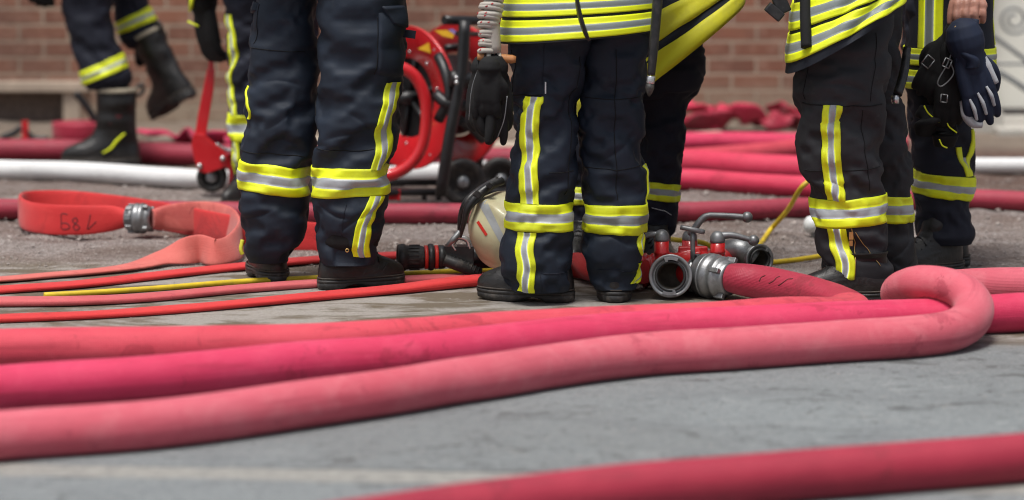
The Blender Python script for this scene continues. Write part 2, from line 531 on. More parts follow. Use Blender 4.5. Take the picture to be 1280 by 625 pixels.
M['yellow'] = m_band('fluorescent yellow tape', (.80, .88, .004), (.74, .82, .01), .55, 0, .4)
M['mustard'] = m_band('shaded yellow tape', (.60, .57, .008), (.52, .50, .015), .7, 5, .5)  # yellow tape with the jacket bands' shade mixed into its colour; zip pull too
M['silver'] = m_band('grey reflective tape', (.30, .325, .35), (.38, .40, .42), .38, 9, .4)
M['silver_dark'] = m_band('worn grey reflective tape', (.16, .19, .19), (.24, .26, .26), .45, 3, .4)

def m_boot():
    m, nt, b = mat_new('black boot leather')
    v = objvec(nt)
    n = noise(nt, 18, 8, .7, v)
    c = mixc(nt, ramp(nt, n.outputs[0], [(.5, 0.0), (.75, .22)]).outputs[0], (.0065, .006, .006), (.07, .058, .048))
    sx = nd(nt, 'ShaderNodeSeparateXYZ'); lk(nt, v, sx.inputs[0])
    h = ramp(nt, sx.outputs[2], [(0.0, .4), (.08, .02)]).outputs[0]
    n2 = noise(nt, 45, 5, .6, v)
    k = nd(nt, 'ShaderNodeMath', operation='MULTIPLY'); lk(nt, h, k.inputs[0]); lk(nt, n2.outputs[0], k.inputs[1])
    c = mixc(nt, k.outputs[0], c, (.12, .10, .085))
    lk(nt, c, b.inputs['Base Color'])
    lk(nt, ramp(nt, n.outputs[0], [(.3, .28), (.7, .6)]).outputs[0], b.inputs['Roughness'])
    p = bump(nt, b, noise(nt, 320, 3, .6, v).outputs[0], .35, .001)
    bump(nt, b, noise(nt, 28, 4, .6, v, .6).outputs[0], .5, .006, p)
    return m
M['boot'] = m_boot()
M['rubber'] = m_plain('black rubber', (.020, .019, .0185), .55, dirt=(.15, .125, .10, .6, 30), bmp=.3)
M['welt'] = m_plain('dusty boot welt', (.045, .036, .028), .7, var=.5, scale=60)
M['lining'] = m_fabric('beige lining', (.35, .30, .22), (.45, .4, .3), .9)
M['skin'] = m_plain('skin', (.42, .20, .145), .5, var=.15, scale=40, bmp=.3)
M['skin'].node_tree.nodes['Principled BSDF'].inputs['Subsurface Weight'].default_value = .12
M['skin'].node_tree.nodes['Principled BSDF'].inputs['Subsurface Radius'].default_value = (.01, .004, .002)

def m_hose(name, c1, c2, fade, stain, rough=.72, wet=False, seed=0, ribs=True, streak=.5):
    """woven fire hose: dusty and sun-faded in patches, darker smeared stains"""
    m, nt, b = mat_new(name)
    v = mapv(nt, objvec(nt), loc=(seed, seed * .7, 0)); uv = uvvec(nt)
    n = noise(nt, 3.2, 6, .62, v, .3)
    c = mixc(nt, ramp(nt, n.outputs[0], [(.32, 0.0), (.68, 1.0)]).outputs[0], c1, c2)
    n2 = noise(nt, 11, 8, .72, v, .5)
    c = mixc(nt, ramp(nt, n2.outputs[0], [(.48, 0.0), (.7, .42)]).outputs[0], c, fade)
    sv = mapv(nt, uv, scale=(26, 2.2, 1), loc=(seed, 0, 0))
    n3 = noise(nt, 1.0, 6, .65, sv, .4)
    c = mixc(nt, ramp(nt, n3.outputs[0], [(.54, 0.0), (.70, streak)]).outputs[0], c, stain)
    n6 = noise(nt, 4.2, 9, .74, v, 1.2)
    c = mixc(nt, ramp(nt, n6.outputs[0], [(.575, 0.0), (.595, .75 * streak + .12), (.72, .35)]).outputs[0], c, stain)
    n7 = noise(nt, 1.0, 9, .8, mapv(nt, uv, scale=(60, 5, 1), loc=(seed * 2, 3, 0)), .8)
    c = mixc(nt, ramp(nt, n7.outputs[0], [(.60, 0.0), (.66, .5)]).outputs[0], c, fade)
    n5 = noise(nt, 55, 4, .7, v)
    c = mixc(nt, ramp(nt, n5.outputs[0], [(.6, 0.0), (.8, .35)]).outputs[0], c, stain)
    lk(nt, c, b.inputs['Base Color'])
    lk(nt, ramp(nt, n2.outputs[0], [(.3, rough - (.25 if wet else .08)), (.7, min(1, rough + .1))]).outputs[0], b.inputs['Roughness'])
    b.inputs['Sheen Weight'].default_value = .12
    w1 = nd(nt, 'ShaderNodeTexWave', wave_type='BANDS', bands_direction='Y', ins={'Scale': 75, 'Distortion': .8, 'Detail': 1})
    lk(nt, uv, w1.inputs['Vector'])
    w2 = nd(nt, 'ShaderNodeTexWave', wave_type='BANDS', bands_direction='X', ins={'Scale': 70, 'Distortion': .8, 'Detail': 1})
    lk(nt, uv, w2.inputs['Vector'])
    a = nd(nt, 'ShaderNodeMath', operation='ADD'); lk(nt, w1.outputs['Fac'], a.inputs[0]); lk(nt, w2.outputs['Fac'], a.inputs[1])
    p = bump(nt, b, a.outputs[0], .28 if ribs else .1, .0012)
    bump(nt, b, noise(nt, 16, 5, .6, v).outputs[0], .35, .006, p)
    return m
M['hose_salmon'] = m_hose('salmon faded hose cloth', (.50, .066, .098), (.56, .100, .138), (.62, .20, .225), (.28, .018, .042), .75, seed=1)
M['hose_pink'] = m_hose('magenta pink hose cloth', (.51, .012, .066), (.58, .024, .092), (.66, .08, .15), (.30, .004, .03), .7, seed=4)
M['hose_rose'] = m_hose('rose red hose cloth', (.50, .028, .055), (.57, .045, .075), (.60, .09, .11), (.30, .012, .028), .7, seed=8)
M['hose_crimson'] = m_hose('crimson hose cloth', (.30, .006, .030), (.36, .010, .038), (.42, .03, .055), (.17, .003, .013), .6, seed=12)
M['hose_raspberry'] = m_hose('raspberry hose cloth', (.50, .012, .052), (.58, .022, .075), (.62, .06, .11), (.28, .005, .025), .65, seed=14)
M['hose_raspberry2'] = m_hose('deep raspberry hose cloth', (.27, .005, .026), (.33, .009, .034), (.40, .03, .052), (.14, .003, .012), .62, seed=18)
M['hose_maroon'] = m_hose('maroon hose cloth', (.25, .012, .034), (.32, .020, .045), (.36, .035, .05), (.12, .006, .015), .6, seed=15)
M['hose_red'] = m_hose('bright red flat hose cloth', (.52, .012, .014), (.58, .020, .020), (.60, .04, .035), (.30, .006, .008), .72, seed=20, streak=.3)
M['hose_coral'] = m_hose('coral flat hose cloth', (.52, .09, .075), (.58, .14, .115), (.62, .20, .165), (.36, .045, .045), .78, seed=25, streak=.35)
M['hose_flatpink'] = m_hose('pink flat hose cloth', (.47, .065, .075), (.52, .095, .10), (.55, .15, .145), (.30, .03, .045), .78, seed=27, streak=.4)
M['hose_white'] = m_hose('white hose cloth', (.62, .62, .62), (.70, .70, .69), (.74, .74, .72), (.40, .38, .36), .7, seed=30, streak=.2)
M['hose_beige'] = m_hose('beige hose cloth', (.36, .29, .22), (.44, .37, .29), (.5, .44, .36), (.2, .16, .12), .8, seed=33)
M['cable_yellow'] = m_plain('yellow cable sheath', (.62, .44, .015), .55, var=.2, scale=20, dirt=(.3, .2, .08, .5, 25))
M['ink'] = m_plain('dark marker ink', (.10, .008, .012), .7, var=.3)
M['ink_faint'] = m_plain('faded marker ink', (.34, .06, .06), .8, var=.2)
M['alu'] = m_plain('cast aluminium', (.27, .275, .28), .42, metal=.75, var=.25, scale=35, bmp=.25, dirt=(.12, .11, .1, .6, 22))
M['alu_dark'] = m_plain('dull grey metal', (.20, .205, .21), .45, metal=.6, var=.25, scale=30, bmp=.2, dirt=(.08, .07, .06, .4, 25))
M['gasket'] = m_plain('black gasket', (.02, .02, .02), .5, var=.3)
M['bore'] = m_plain('dirty bore', (.06, .05, .035), .7, var=.5, scale=60)
M['red_paint'] = m_plain('chipped red paint', (.48, .012, .014), .33, var=.12, scale=18, bmp=.35, coat=.3, dirt=(.13, .03, .03, .7, 26))
M['red_cart'] = m_plain('glossy red paint', (.56, .014, .02), .3, var=.08, scale=6, bmp=.05, coat=.4)
M['black_metal'] = m_plain('black powder coated steel', (.010, .010, .011), .42, var=.3, scale=12, bmp=.1)
M['black_plastic'] = m_plain('black plastic', (.012, .012, .013), .42, var=.3, bmp=.15, dirt=(.1, .09, .08, .4, 30))
M['chrome'] = m_plain('bright steel', (.6, .6, .6), .25, metal=.9, var=.1, bmp=.05)
M['cream'] = m_plain('scuffed cream helmet paint', (.48, .455, .285), .4, var=.07, scale=8, bmp=.06, coat=.15, dirt=(.34, .22, .12, .45, 9))
M['redtape'] = m_plain('red reflective tape', (.55, .03, .02), .4, var=.1, bmp=.05)
M['rope'] = m_fabric('white cord', (.34, .31, .27), (.50, .47, .42), .9, weave=300)
M['ropered'] = m_fabric('red fleck', (.38, .03, .04), (.45, .05, .05), .9)
M['wood'] = m_plain('varnished wood', (.36, .15, .05), .5, var=.3, scale=25, bmp=.15)
M['sticker_y'] = m_plain('yellow sticker', (.75, .42, .02), .5, var=.05, bmp=0)
M['sticker_w'] = m_plain('pale sticker', (.6, .6, .65), .5, var=.1, bmp=0)
M['sticker_p'] = m_plain('violet sticker', (.25, .18, .45), .5, var=.1, bmp=0)
M['white_paint'] = m_plain('off white door paint', (.70, .69, .62), .6, var=.05, scale=2, bmp=.1)
M['iron'] = m_plain('grey wrought iron', (.16, .17, .18), .5, metal=.3, var=.2)
M['tan_metal'] = m_plain('brass fastener', (.5, .33, .12), .4, metal=.8, var=.2)
M['wheel_hub'] = m_plain('grey wheel hub', (.3, .31, .32), .35, metal=.5, var=.2)
M['white_plastic'] = m_plain('white plastic', (.66, .68, .68), .4, var=.08)

def m_ground():
    m, nt, b = mat_new('ground')
    geo = nd(nt, 'ShaderNodeTexCoord').outputs['Object']
    sp = nd(nt, 'ShaderNodeSeparateXYZ'); lk(nt, geo, sp.inputs[0])
    def math_(op, a, c=None):
        n = nd(nt, 'ShaderNodeMath', operation=op)
        for i, x in enumerate((a, c)):
            if x is None: continue
            if isinstance(x, (int, float)): n.inputs[i].default_value = x
            else: lk(nt, x, n.inputs[i])
        return n.outputs[0]
    X, Y = sp.outputs[0], sp.outputs[1]
    wob = noise(nt, 1.1, 5, .6, geo).outputs[0]
    wobf = noise(nt, 9, 5, .65, geo).outputs[0]
    # distance with an uneven edge and a slight slope across
    d = math_('ADD', Y, math_('ADD', math_('MULTIPLY', X, .10), math_('ADD', math_('MULTIPLY', math_('SUBTRACT', wob, .5), .7), math_('MULTIPLY', math_('SUBTRACT', wobf, .5), .25))))
    def mask(lo, hi):
        r = nd(nt, 'ShaderNodeMapRange', interpolation_type='SMOOTHSTEP'); lk(nt, d, r.inputs[0])
        r.inputs[1].default_value = lo; r.inputs[2].default_value = hi; return r.outputs[0]
    fine = noise(nt, 260, 4, .7, geo)
    grit = noise(nt, 80, 6, .75, geo)
    vor = nd(nt, 'ShaderNodeTexVoronoi', feature='F1', ins={'Scale': 95, 'Randomness': 1}); lk(nt, geo, vor.inputs['Vector'])
    big = noise(nt, .9, 6, .62, geo)
    # near asphalt, bluish grey, with worn pale aggregate
    asp = ramp(nt, noise(nt, 120, 5, .8, geo).outputs[0], [(.28, (.085, .097, .10)), (.42, (.20, .222, .228)), (.56, (.268, .286, .288)), (.72, (.42, .43, .43))]).outputs[0]
    mac = noise(nt, 38, 7, .75, geo)
    asp = mixc(nt, ramp(nt, mac.outputs[0], [(.38, .6), (.5, 0.0)]).outputs[0], asp, (.14, .15, .157))
    st = noise(nt, 2.3, 9, .7, mapv(nt, geo, scale=(1, 1.6, 1)), .6)
    asp = mixc(nt, ramp(nt, st.outputs[0], [(.36, .45), (.5, 0.0)]).outputs[0], asp, (.15, .16, .168))
    spk = noise(nt, 60, 2, .5, geo)
    asp = mixc(nt, ramp(nt, spk.outputs[0], [(.70, 0.0), (.74, .8)]).outputs[0], asp, (.50, .49, .46))
    sp2 = noise(nt, 20, 4, .7, mapv(nt, geo, scale=(1, 2.2, 1), loc=(3, 1, 0)), .5)
    asp = mixc(nt, ramp(nt, sp2.outputs[0], [(.62, 0.0), (.66, .9)]).outputs[0], asp, (.05, .048, .046))
    sp3 = noise(nt, 5, 6, .72, mapv(nt, geo, scale=(1, 2.0, 1), loc=(11, 5, 0)), .8)
    asp = mixc(nt, ramp(nt, sp3.outputs[0], [(.58, 0.0), (.63, .75)]).outputs[0], asp, (.095, .10, .10))
    sp4 = noise(nt, 8, 6, .72, mapv(nt, geo, scale=(1, 1.6, 1), loc=(21, 5, 0)), .8)
    asp = mixc(nt, ramp(nt, sp4.outputs[0], [(.58, 0.0), (.66, .5)]).outputs[0], asp, (.36, .37, .365))
    ck = nd(nt, 'ShaderNodeTexVoronoi', feature='DISTANCE_TO_EDGE', ins={'Scale': 1.7, 'Randomness': 1})
    cw = nd(nt, 'ShaderNodeVectorMath', operation='SCALE'); lk(nt, noise(nt, 5, 7, .75, geo).outputs['Color'], cw.inputs[0]); cw.inputs['Scale'].default_value = .5
    ca = nd(nt, 'ShaderNodeVectorMath', operation='ADD'); lk(nt, geo, ca.inputs[0]); lk(nt, cw.outputs[0], ca.inputs[1]); lk(nt, ca.outputs[0], ck.inputs['Vector'])
    cm = math_('MULTIPLY', ramp(nt, ck.outputs['Distance'], [(0.0, 1.0), (.009, 0.0)]).outputs[0], ramp(nt, noise(nt, 1.3, 3, .5, mapv(nt, geo, loc=(9, 2, 0))).outputs[0], [(.50, 0.0), (.58, .9)]).outputs[0])
    asp = mixc(nt, cm, asp, (.05, .05, .05))
    # pale slab with brown stains
    con = ramp(nt, grit.outputs[0], [(.25, (.24, .22, .195)), (.55, (.35, .32, .29)), (.8, (.43, .40, .37))]).outputs[0]
    stn = noise(nt, 2.1, 7, .66, mapv(nt, geo, scale=(1, 2.2, 1), loc=(1.3, 0, 0)), .4)
    con = mixc(nt, ramp(nt, stn.outputs[0], [(.46, 0.0), (.54, .85)]).outputs[0], con, (.115, .085, .05))
    # coarse broken surface behind
    gr = ramp(nt, vor.outputs['Color'], [(.1, (.24, .195, .175)), (.5, (.38, .325, .30)), (.9, (.52, .465, .435))]).outputs[0]
    gr = mixc(nt, ramp(nt, grit.outputs[0], [(.35, .6), (.55, 0.0)]).outputs[0], gr, (.12, .09, .08))
    grs = noise(nt, 1.5, 6, .65, mapv(nt, geo, scale=(1, 1.8, 1), loc=(7, 0, 0)))
    gr = mixc(nt, ramp(nt, grs.outputs[0], [(.45, 0.0), (.62, .65)]).outputs[0], gr, (.14, .085, .06))
    # reddish wet dirt, then sand before the wall
    dirt = ramp(nt, noise(nt, 3.5, 7, .7, mapv(nt, geo, scale=(1, 2, 1))).outputs[0], [(.32, (.085, .045, .036)), (.55, (.17, .105, .08)), (.75, (.30, .235, .19))]).outputs[0]
    sand = ramp(nt, noise(nt, 5, 7, .7, geo).outputs[0], [(.3, (.20, .15, .115)), (.7, (.34, .28, .22))]).outputs[0]
    c = mixc(nt, mask(7.35, 7.6), asp, con)
    c = mixc(nt, mask(8.75, 9.1), c, gr)
    c = mixc(nt, mask(10.7, 11.6), c, dirt)
    c = mixc(nt, mask(12.9, 13.5), c, sand)
    c = mixc(nt, ramp(nt, big.outputs[0], [(.3, .25), (.6, 0.0)]).outputs[0], c, (.10, .09, .08))
    # seam and pale strip at the very front
    d2 = math_('ADD', Y, math_('ADD', math_('MULTIPLY', X, .085), math_('MULTIPLY', math_('SUBTRACT', wobf, .5), .05)))
    r1 = nd(nt, 'ShaderNodeMapRange', interpolation_type='SMOOTHSTEP'); lk(nt, d2, r1.inputs[0])
    r1.inputs[1].default_value = 5.80; r1.inputs[2].default_value = 5.77
    pal = ramp(nt, noise(nt, 30, 6, .7, geo).outputs[0], [(.3, (.22, .22, .205)), (.6, (.36, .35, .32))]).outputs[0]
    c = mixc(nt, r1.outputs[0], c, pal)
    r3 = nd(nt, 'ShaderNodeMapRange', interpolation_type='SMOOTHSTEP'); lk(nt, d2, r3.inputs[0])
    r3.inputs[1].default_value = 5.69; r3.inputs[2].default_value = 5.65
    c = mixc(nt, r3.outputs[0], c, asp)
    dd = math_('ABSOLUTE', math_('SUBTRACT', d2, 5.80))
    r2 = nd(nt, 'ShaderNodeMapRange'); lk(nt, dd, r2.inputs[0]); r2.inputs[1].default_value = .018; r2.inputs[2].default_value = .004
    gap = math_('MULTIPLY', r2.outputs[0], ramp(nt, noise(nt, 4, 4, .6, mapv(nt, geo, loc=(4, 0, 0))).outputs[0], [(.38, .15), (.6, .8)]).outputs[0])
    c = mixc(nt, gap, c, (.05, .05, .05))
    lk(nt, c, b.inputs['Base Color'])
    rg = ramp(nt, big.outputs[0], [(.35, .62), (.65, .92)]).outputs[0]
    lk(nt, rg, b.inputs['Roughness']); b.inputs['Specular IOR Level'].default_value = .35
    p = bump(nt, b, fine.outputs[0], .5, .003)
    p = bump(nt, b, grit.outputs[0], .8, .010, p)
    hv = math_('MULTIPLY', vor.outputs['Distance'], mask(8.6, 9.2))
    bump(nt, b, hv, .8, .02, p)
    return m
M['ground'] = m_ground()

def m_brick(name='brick', scale=1.0):
    m, nt, b = mat_new(name)
    v = objvec(nt)
    sp = nd(nt, 'ShaderNodeSeparateXYZ'); lk(nt, v, sp.inputs[0])
    cb = nd(nt, 'ShaderNodeCombineXYZ'); lk(nt, sp.outputs[0], cb.inputs[0]); lk(nt, sp.outputs[2], cb.inputs[1])
    dn = noise(nt, 9, 4, .6, v)
    off = nd(nt, 'ShaderNodeVectorMath', operation='SCALE'); lk(nt, dn.outputs['Color'], off.inputs[0]); off.inputs['Scale'].default_value = .012
    ad = nd(nt, 'ShaderNodeVectorMath', operation='ADD'); lk(nt, cb.outputs[0], ad.inputs[0]); lk(nt, off.outputs[0], ad.inputs[1])
    br = nd(nt, 'ShaderNodeTexBrick', offset=.5, ins={'Scale': 1, 'Mortar Size': .009, 'Mortar Smooth': .35, 'Bias': 0, 'Brick Width': .25, 'Row Height': .083})
    br.inputs['Color1'].default_value = rgba((.175, .076, .050)); br.inputs['Color2'].default_value = rgba((.29, .125, .077)); br.inputs['Mortar'].default_value = rgba((.37, .29, .215))
    lk(nt, ad.outputs[0], br.inputs['Vector'])
    n = noise(nt, 2.2, 7, .65, v)
    c = mixc(nt, ramp(nt, n.outputs[0], [(.35, .5), (.55, 0.0)]).outputs[0], br.outputs['Color'], (.13, .075, .058))
    n2 = noise(nt, 22, 6, .7, v)
    c = mixc(nt, ramp(nt, n2.outputs[0], [(.5, 0.0), (.75, .5)]).outputs[0], c, (.42, .27, .20))
    # washed-out base of the wall
    r = nd(nt, 'ShaderNodeMapRange', interpolation_type='SMOOTHSTEP'); lk(nt, sp.outputs[2], r.inputs[0]); r.inputs[1].default_value = .26; r.inputs[2].default_value = .05
    k = nd(nt, 'ShaderNodeMath', operation='MULTIPLY'); lk(nt, r.outputs[0], k.inputs[0]); lk(nt, ramp(nt, noise(nt, 6, 6, .7, v).outputs[0], [(.3, .3), (.6, .95)]).outputs[0], k.inputs[1])
    c = mixc(nt, k.outputs[0], c, (.33, .26, .19))
    lk(nt, c, b.inputs['Base Color']); b.inputs['Roughness'].default_value = .9
    inv = nd(nt, 'ShaderNodeMath', operation='SUBTRACT', ins={0: 1.0}); lk(nt, br.outputs['Fac'], inv.inputs[1])
    p = bump(nt, b, inv.outputs[0], .8, .012)
    bump(nt, b, noise(nt, 70, 5, .65, v).outputs[0], .5, .005, p)
    return m
M['brick'] = m_brick()
M['plaster'] = m_plain('sand coloured render', (.40, .32, .25), .9, var=.25, scale=7, bmp=.4)
M['granite'] = m_plain('speckled brown stone', (.145, .105, .085), .75, var=.6, scale=45, bmp=.4)
M['stone_step'] = m_plain('pale stone step', (.40, .38, .34), .8, var=.15, scale=9, bmp=.3)
M['pebble'] = m_plain('grey pebble', (.34, .295, .27), .85, var=.35, scale=9, bmp=.4)
M['leafgreen'] = m_plain('dusty weeds', (.08, .09, .045), .8, var=.5)
# ------------------------------------------------------------------ ground, wall, door side
def build_ground():
    # one sheet: fine where the camera looks, coarse to the horizon
    xs = np.concatenate([[-150, -60, -25, -10, -5], np.linspace(-3.4, 3.4, 240), [5, 10, 25, 60, 150]])
    ys = np.concatenate([[-100, -30, -5, 2, 4], np.linspace(4.8, 14.6, 420), [18, 30, 70, 160]])
    X, Y = np.meshgrid(xs, ys)
    rs = np.random.default_rng(3)
    Z = np.zeros_like(X)
    far = 1 / (1 + np.exp(-(Y + .1 * X - 8.95) * 6)) * (np.abs(X) < 4) * (Y < 15)
    for k in range(60):
        f = rs.uniform(8, 60); a = rs.uniform(0, PI); ph = rs.uniform(0, 7)
        Z += far * np.sin(f * (X * np.cos(a) + Y * np.sin(a)) + ph) * .9 / f ** .6 * .006
    Z = Z - far * .004
    P = np.stack([X, Y, Z], -1)
    mb = MB(); mb.grid(P, close_u=False)
    o = mb.build('ground', M['ground']); tag(o, kind='structure')
build_ground()

def rock(mb, c, r, rs, mat=0):
    bm = bmesh.new(); bmesh.ops.create_icosphere(bm, subdivisions=1, radius=1)
    v = np.array([x.co[:] for x in bm.verts]); f = [[q.index for q in x.verts] for x in bm.faces]; bm.free()
    v = v * (1 + rs.uniform(-.25, .25, (len(v), 1))) * np.array([rs.uniform(.7, 1.3), rs.uniform(.7, 1.3), rs.uniform(.4, .7)]) * r
    mb.add(v + c, f, mat, smooth=False)

def build_gravel():
    rs = np.random.default_rng(8)
    mb = MB(); n = 0
    while n < 9500:
        y = rs.uniform(8.4, 12.2); x = rs.uniform(-2.6, 2.6)
        d = y + .1 * x
        p = np.clip((d - 8.6) / .7, .02, 1) * np.clip((12.3 - d) / 1.2, 0.1, 1)
        # patches
        p *= .35 + .65 * (math.sin(x * 3.1 + y * 2.3) * math.sin(y * 4.7 - x * 1.3) > -.25)
        if rs.uniform() > p: continue
        r = rs.uniform(.002, .006) if rs.uniform() < .96 else rs.uniform(.006, .012)
        rock(mb, np.array([x, y, r * .15]), r, rs); n += 1
    o = mb.build('gravel', M['pebble']); tag(o, kind='stuff', label='loose pinkish grey gravel scattered behind the firefighters')
    mb = MB()
    for _ in range(900):
        y = rs.uniform(5.9, 8.6); x = rs.uniform(-1.6, 1.6); r = rs.uniform(.0008, .0026)
        rock(mb, np.array([x, y, r * .2]), r, rs)
    o = mb.build('grit', M['pebble']); tag(o, kind='stuff', label='sparse grit lying on the grey asphalt')
build_gravel()

WY = 14.25
def build_wall():
    # brick wall with the low rendered recess at its left end
    root = empty('brick_wall', (0, WY, 0), 'red brown brick wall with pale mortar running behind the firefighters', 'wall')
    x_d = V(1232, 100, WY)[0]
    def slab(mb, x0, x1, z0, z1, y0=WY, t=.3, mat=0):
        mb.box(((x0 + x1) / 2, y0 + t / 2, (z0 + z1) / 2), (x1 - x0, t, z1 - z0), mat=mat)
    xr = V(78, 100, WY)[0]; zt = V(0, 112, WY)[2]
    mb = MB()
    slab(mb, xr, x_d, -.1, 4.2)
    slab(mb, -9, xr, zt, 4.2)
    slab(mb, -9, -3.6, -.1, zt)
    mb.build('wall_face', M['brick'], root)
    mb = MB()
    slab(mb, -3.6, xr - .001, -.1, zt - .001, WY + .10, .12)
    mb.build('stone_panel', M['granite'], root)
    mb = MB()
    slab(mb, -3.7, V(112, 100, WY)[0], zt - .012, V(0, 101, WY)[2], WY - .035, .06)
    o = mb.build('render_ledge', M['plaster'], root)
    bv = o.modifiers.new('b', 'BEVEL'); bv.width = .008; bv.segments = 2
    mb = MB(); slab(mb, xr + .002, V(100, 100, WY)[0], -.05, zt - .015, WY - .012, .05)
    o = mb.build('render_pier', M['plaster'], root)
    bv = o.modifiers.new('b', 'BEVEL'); bv.width = .008; bv.segments = 2
    # door bay on the right
    root = empty('door_bay', (x_d + .6, WY, 0), 'off white door surround behind the wrought iron railing at the far right', 'door')
    mb = MB(); slab(mb, x_d + .003, x_d + 1.4, .06, 3.0, WY + .12, .1); mb.build('door_leaf', M['white_paint'], root)
    mb = MB(); slab(mb, x_d + 1.404, 9, -.1, 4.2); slab(mb, x_d + .003, x_d + 1.4, 3.002, 4.2); mb.build('surround', M['brick'], root)
    mb = MB()
    zs = V(0, 141, WY)[2]
    slab(mb, x_d - .06, x_d + 1.5, -.05, .03, WY - .75, .78)
    o = mb.build('step', M['stone_step'], root); bv = o.modifiers.new('b', 'BEVEL'); bv.width = .01; bv.segments = 2
    # railing with scrolls
    Yr = WY - .45
    root = empty('iron_railing', V(1262, 150, Yr), 'grey wrought iron railing with scrolls beside the white door', 'railing')
    P = lambda x, y: V(x, y, Yr)
    mb = MB()
    mb.tube([P(1215, 30), P(1245, 48), P(1300, 88), P(1400, 160)], .011, 10, sub=4)
    mb.tube([P(1235, 84), P(1262, 98), P(1300, 124), P(1360, 160)], .014, 10, sub=4)
    mb.build('rail', M['iron'], root)
    mb = MB()
    mb.tube([P(1236, -60), P(1236, 160)], .012, 10, sub=4); mb.tube([P(1238, 80), P(1330, 80)], .007, 8, sub=4)
    mb.build('post', M['iron'], root)
    for cx, cy, r0, sg in ((1268, 24, 20, 1), (1302, 20, 18, -1)):
        mb = MB(); pts = []
        for k in range(26):
            a = k / 25 * 3.6 * PI; r = r0 * (1 - .72 * k / 25)
            pts.append(P(cx + sg * r * math.cos(a), cy + r * math.sin(a)))
        mb.tube(pts, .007, 8, sub=2); mb.build('scroll', M['iron'], root)
    mb = MB()
    c = V(1236, 0, WY - .5)
    root = empty('stone_block', V(1236, 165, WY - .6), 'pale grey stone block at the foot of the door railing', 'stone')
    x0, x1 = V(1214, 0, WY - .6)[0], V(1258, 0, WY - .6)[0]
    mb.box(((x0 + x1) / 2, WY - .52, .045), (x1 - x0, .16, .10)); mb.build('block', M['stone_step'], root)
build_wall()

# ------------------------------------------------------------------ fire hoses
def hose(name, mat, ctrl, label, group=None, n=28, sub=14, power=2.0, seed=0, wob=.0012, cat='fire hose', marks=None):
    g = hose_sweep(ctrl, n, sub, power, seed, wob)
    mb = MB(); mb.grid(g, True, cap0=True, cap1=True)
    o = mb.build(name, M[mat]); tag(o, label, cat, group)
    return o, g

def HC(pts, r=.055, b=None):
    """rows (px, py[, z]) of the hose's centre line on the ground"""
    out = []
    for p in pts:
        z = p[2] if len(p) > 2 else (b or r) - .003
        a_ = p[3] if len(p) > 3 else r; b_ = p[4] if len(p) > 4 else (b or r)
        q = G(p[0], p[1], z); out.append((q[0], q[1], q[2], a_, b_, 0))
    return out

GB = 'big charged hoses across the front'
hose('fire_hose', 'hose_salmon', HC([(-420, 590), (-200, 566), (0, 545), (196, 530), (392, 504), (500, 488), (560, 478), (620, 469), (680, 459), (752, 449), (820, 442), (900, 437), (1044, 427), (1140, 421),
     (1190, 413, .055), (1214, 397, .072), (1216, 379, .098, .054, .052), (1204, 365, .122, .054, .050), (1180, 356, .136, .054, .048), (1152, 354, .132, .055, .050), (1131, 360, .105, .055, .052), (1123, 367, .075, .050, .052), (1137, 367, .06, .050, .052), (1170, 363), (1235, 358), (1300, 357), (1500, 352)]),
     'faded salmon hose that loops back over the pink one at the right', GB, seed=1, sub=18)
hose('fire_hose', 'hose_pink', HC([(-420, 530), (-200, 508), (0, 486), (196, 472), (300, 462), (392, 453), (500, 445), (620, 432), (752, 418), (900, 409), (1044, 402), (1130, 397, .050, .057, .050), (1190, 395, .050, .057, .050), (1250, 392), (1320, 388), (1500, 376)]),
     'magenta pink charged hose running under the salmon loop', GB, seed=2)
hose('fire_hose', 'hose_raspberry2', HC([(1600, 535), (1400, 560), (1280, 572), (1040, 591), (800, 611), (620, 632), (420, 662), (200, 700), (-100, 760)], .052),
     'crimson charged hose nearest the camera, crossing the bottom right corner', GB, seed=3)
# hose from the manifold, folded back to the left
def manifold_hose():
    rows = []
    p = V(908, 347, 8.20)
    for px, py, z, a, b in ((912, 347, .068, .042, .042), (925, 349, .066, .047, .047), (950, 353, .060, .050, .050), (985, 360, .054, .052, .050), (1020, 367, .050, .054, .046), (1046, 373, .046, .058, .038), (1060, 379, .042, .060, .032),
                          (1056, 386, .040, .060, .034), (1030, 391, .047, .056, .044), (985, 394, .052, .054, .051)):
        q = G(px, py, z); rows.append((q[0], q[1], q[2], a, b, 0))
    rows += HC([(900, 401), (752, 408), (620, 415), (500, 424), (392, 430), (196, 434), (0, 437), (-200, 446), (-420, 458)], .054)
    o, g = hose('fire_hose', 'hose_rose', rows, 'rose red hose leaving the manifold and folding back left behind the pink hose', GB, seed=4, sub=16)
    o.data.materials.append(M['hose_crimson'])
    for p in o.data.polygons:
        if p.index < 28 * 16 * 6: p.material_index = 1
    return o, g
MH, MHg = manifold_hose()

# mid distance
hose('fire_hose', 'hose_maroon', HC([(-500, 262), (-100, 261), (30, 261), (300, 265), (500, 267), (700, 267), (860, 265), (1010, 259), (1110, 252), (1215, 249), (1290, 252), (1500, 262)], .037),
     'thin maroon hose lying straight behind the firefighters, nearest of the background hoses', seed=5)
GW = 'white hoses behind the reel'
hose('fire_hose', 'hose_white', HC([(-500, 204), (-100, 207), (0, 212), (90, 214), (200, 221), (260, 224), (380, 224), (500, 219), (600, 213), (680, 209), (760, 206)], .040),
     'white hose curving in front of the maroon one at the left', GW, seed=6)
hose('fire_hose', 'hose_white', HC([(1090, 212), (1160, 208), (1280, 207), (1500, 207)], .034),
     'white hose emerging at the far right behind the glove holder', GW, seed=66)
hose('fire_hose', 'hose_beige', HC([(186, 183), (215, 178), (260, 176), (330, 178), (420, 181), (520, 184), (600, 186), (700, 186), (900, 172)], .036),
     'dusty beige hose half hidden behind the red lever', seed=7)
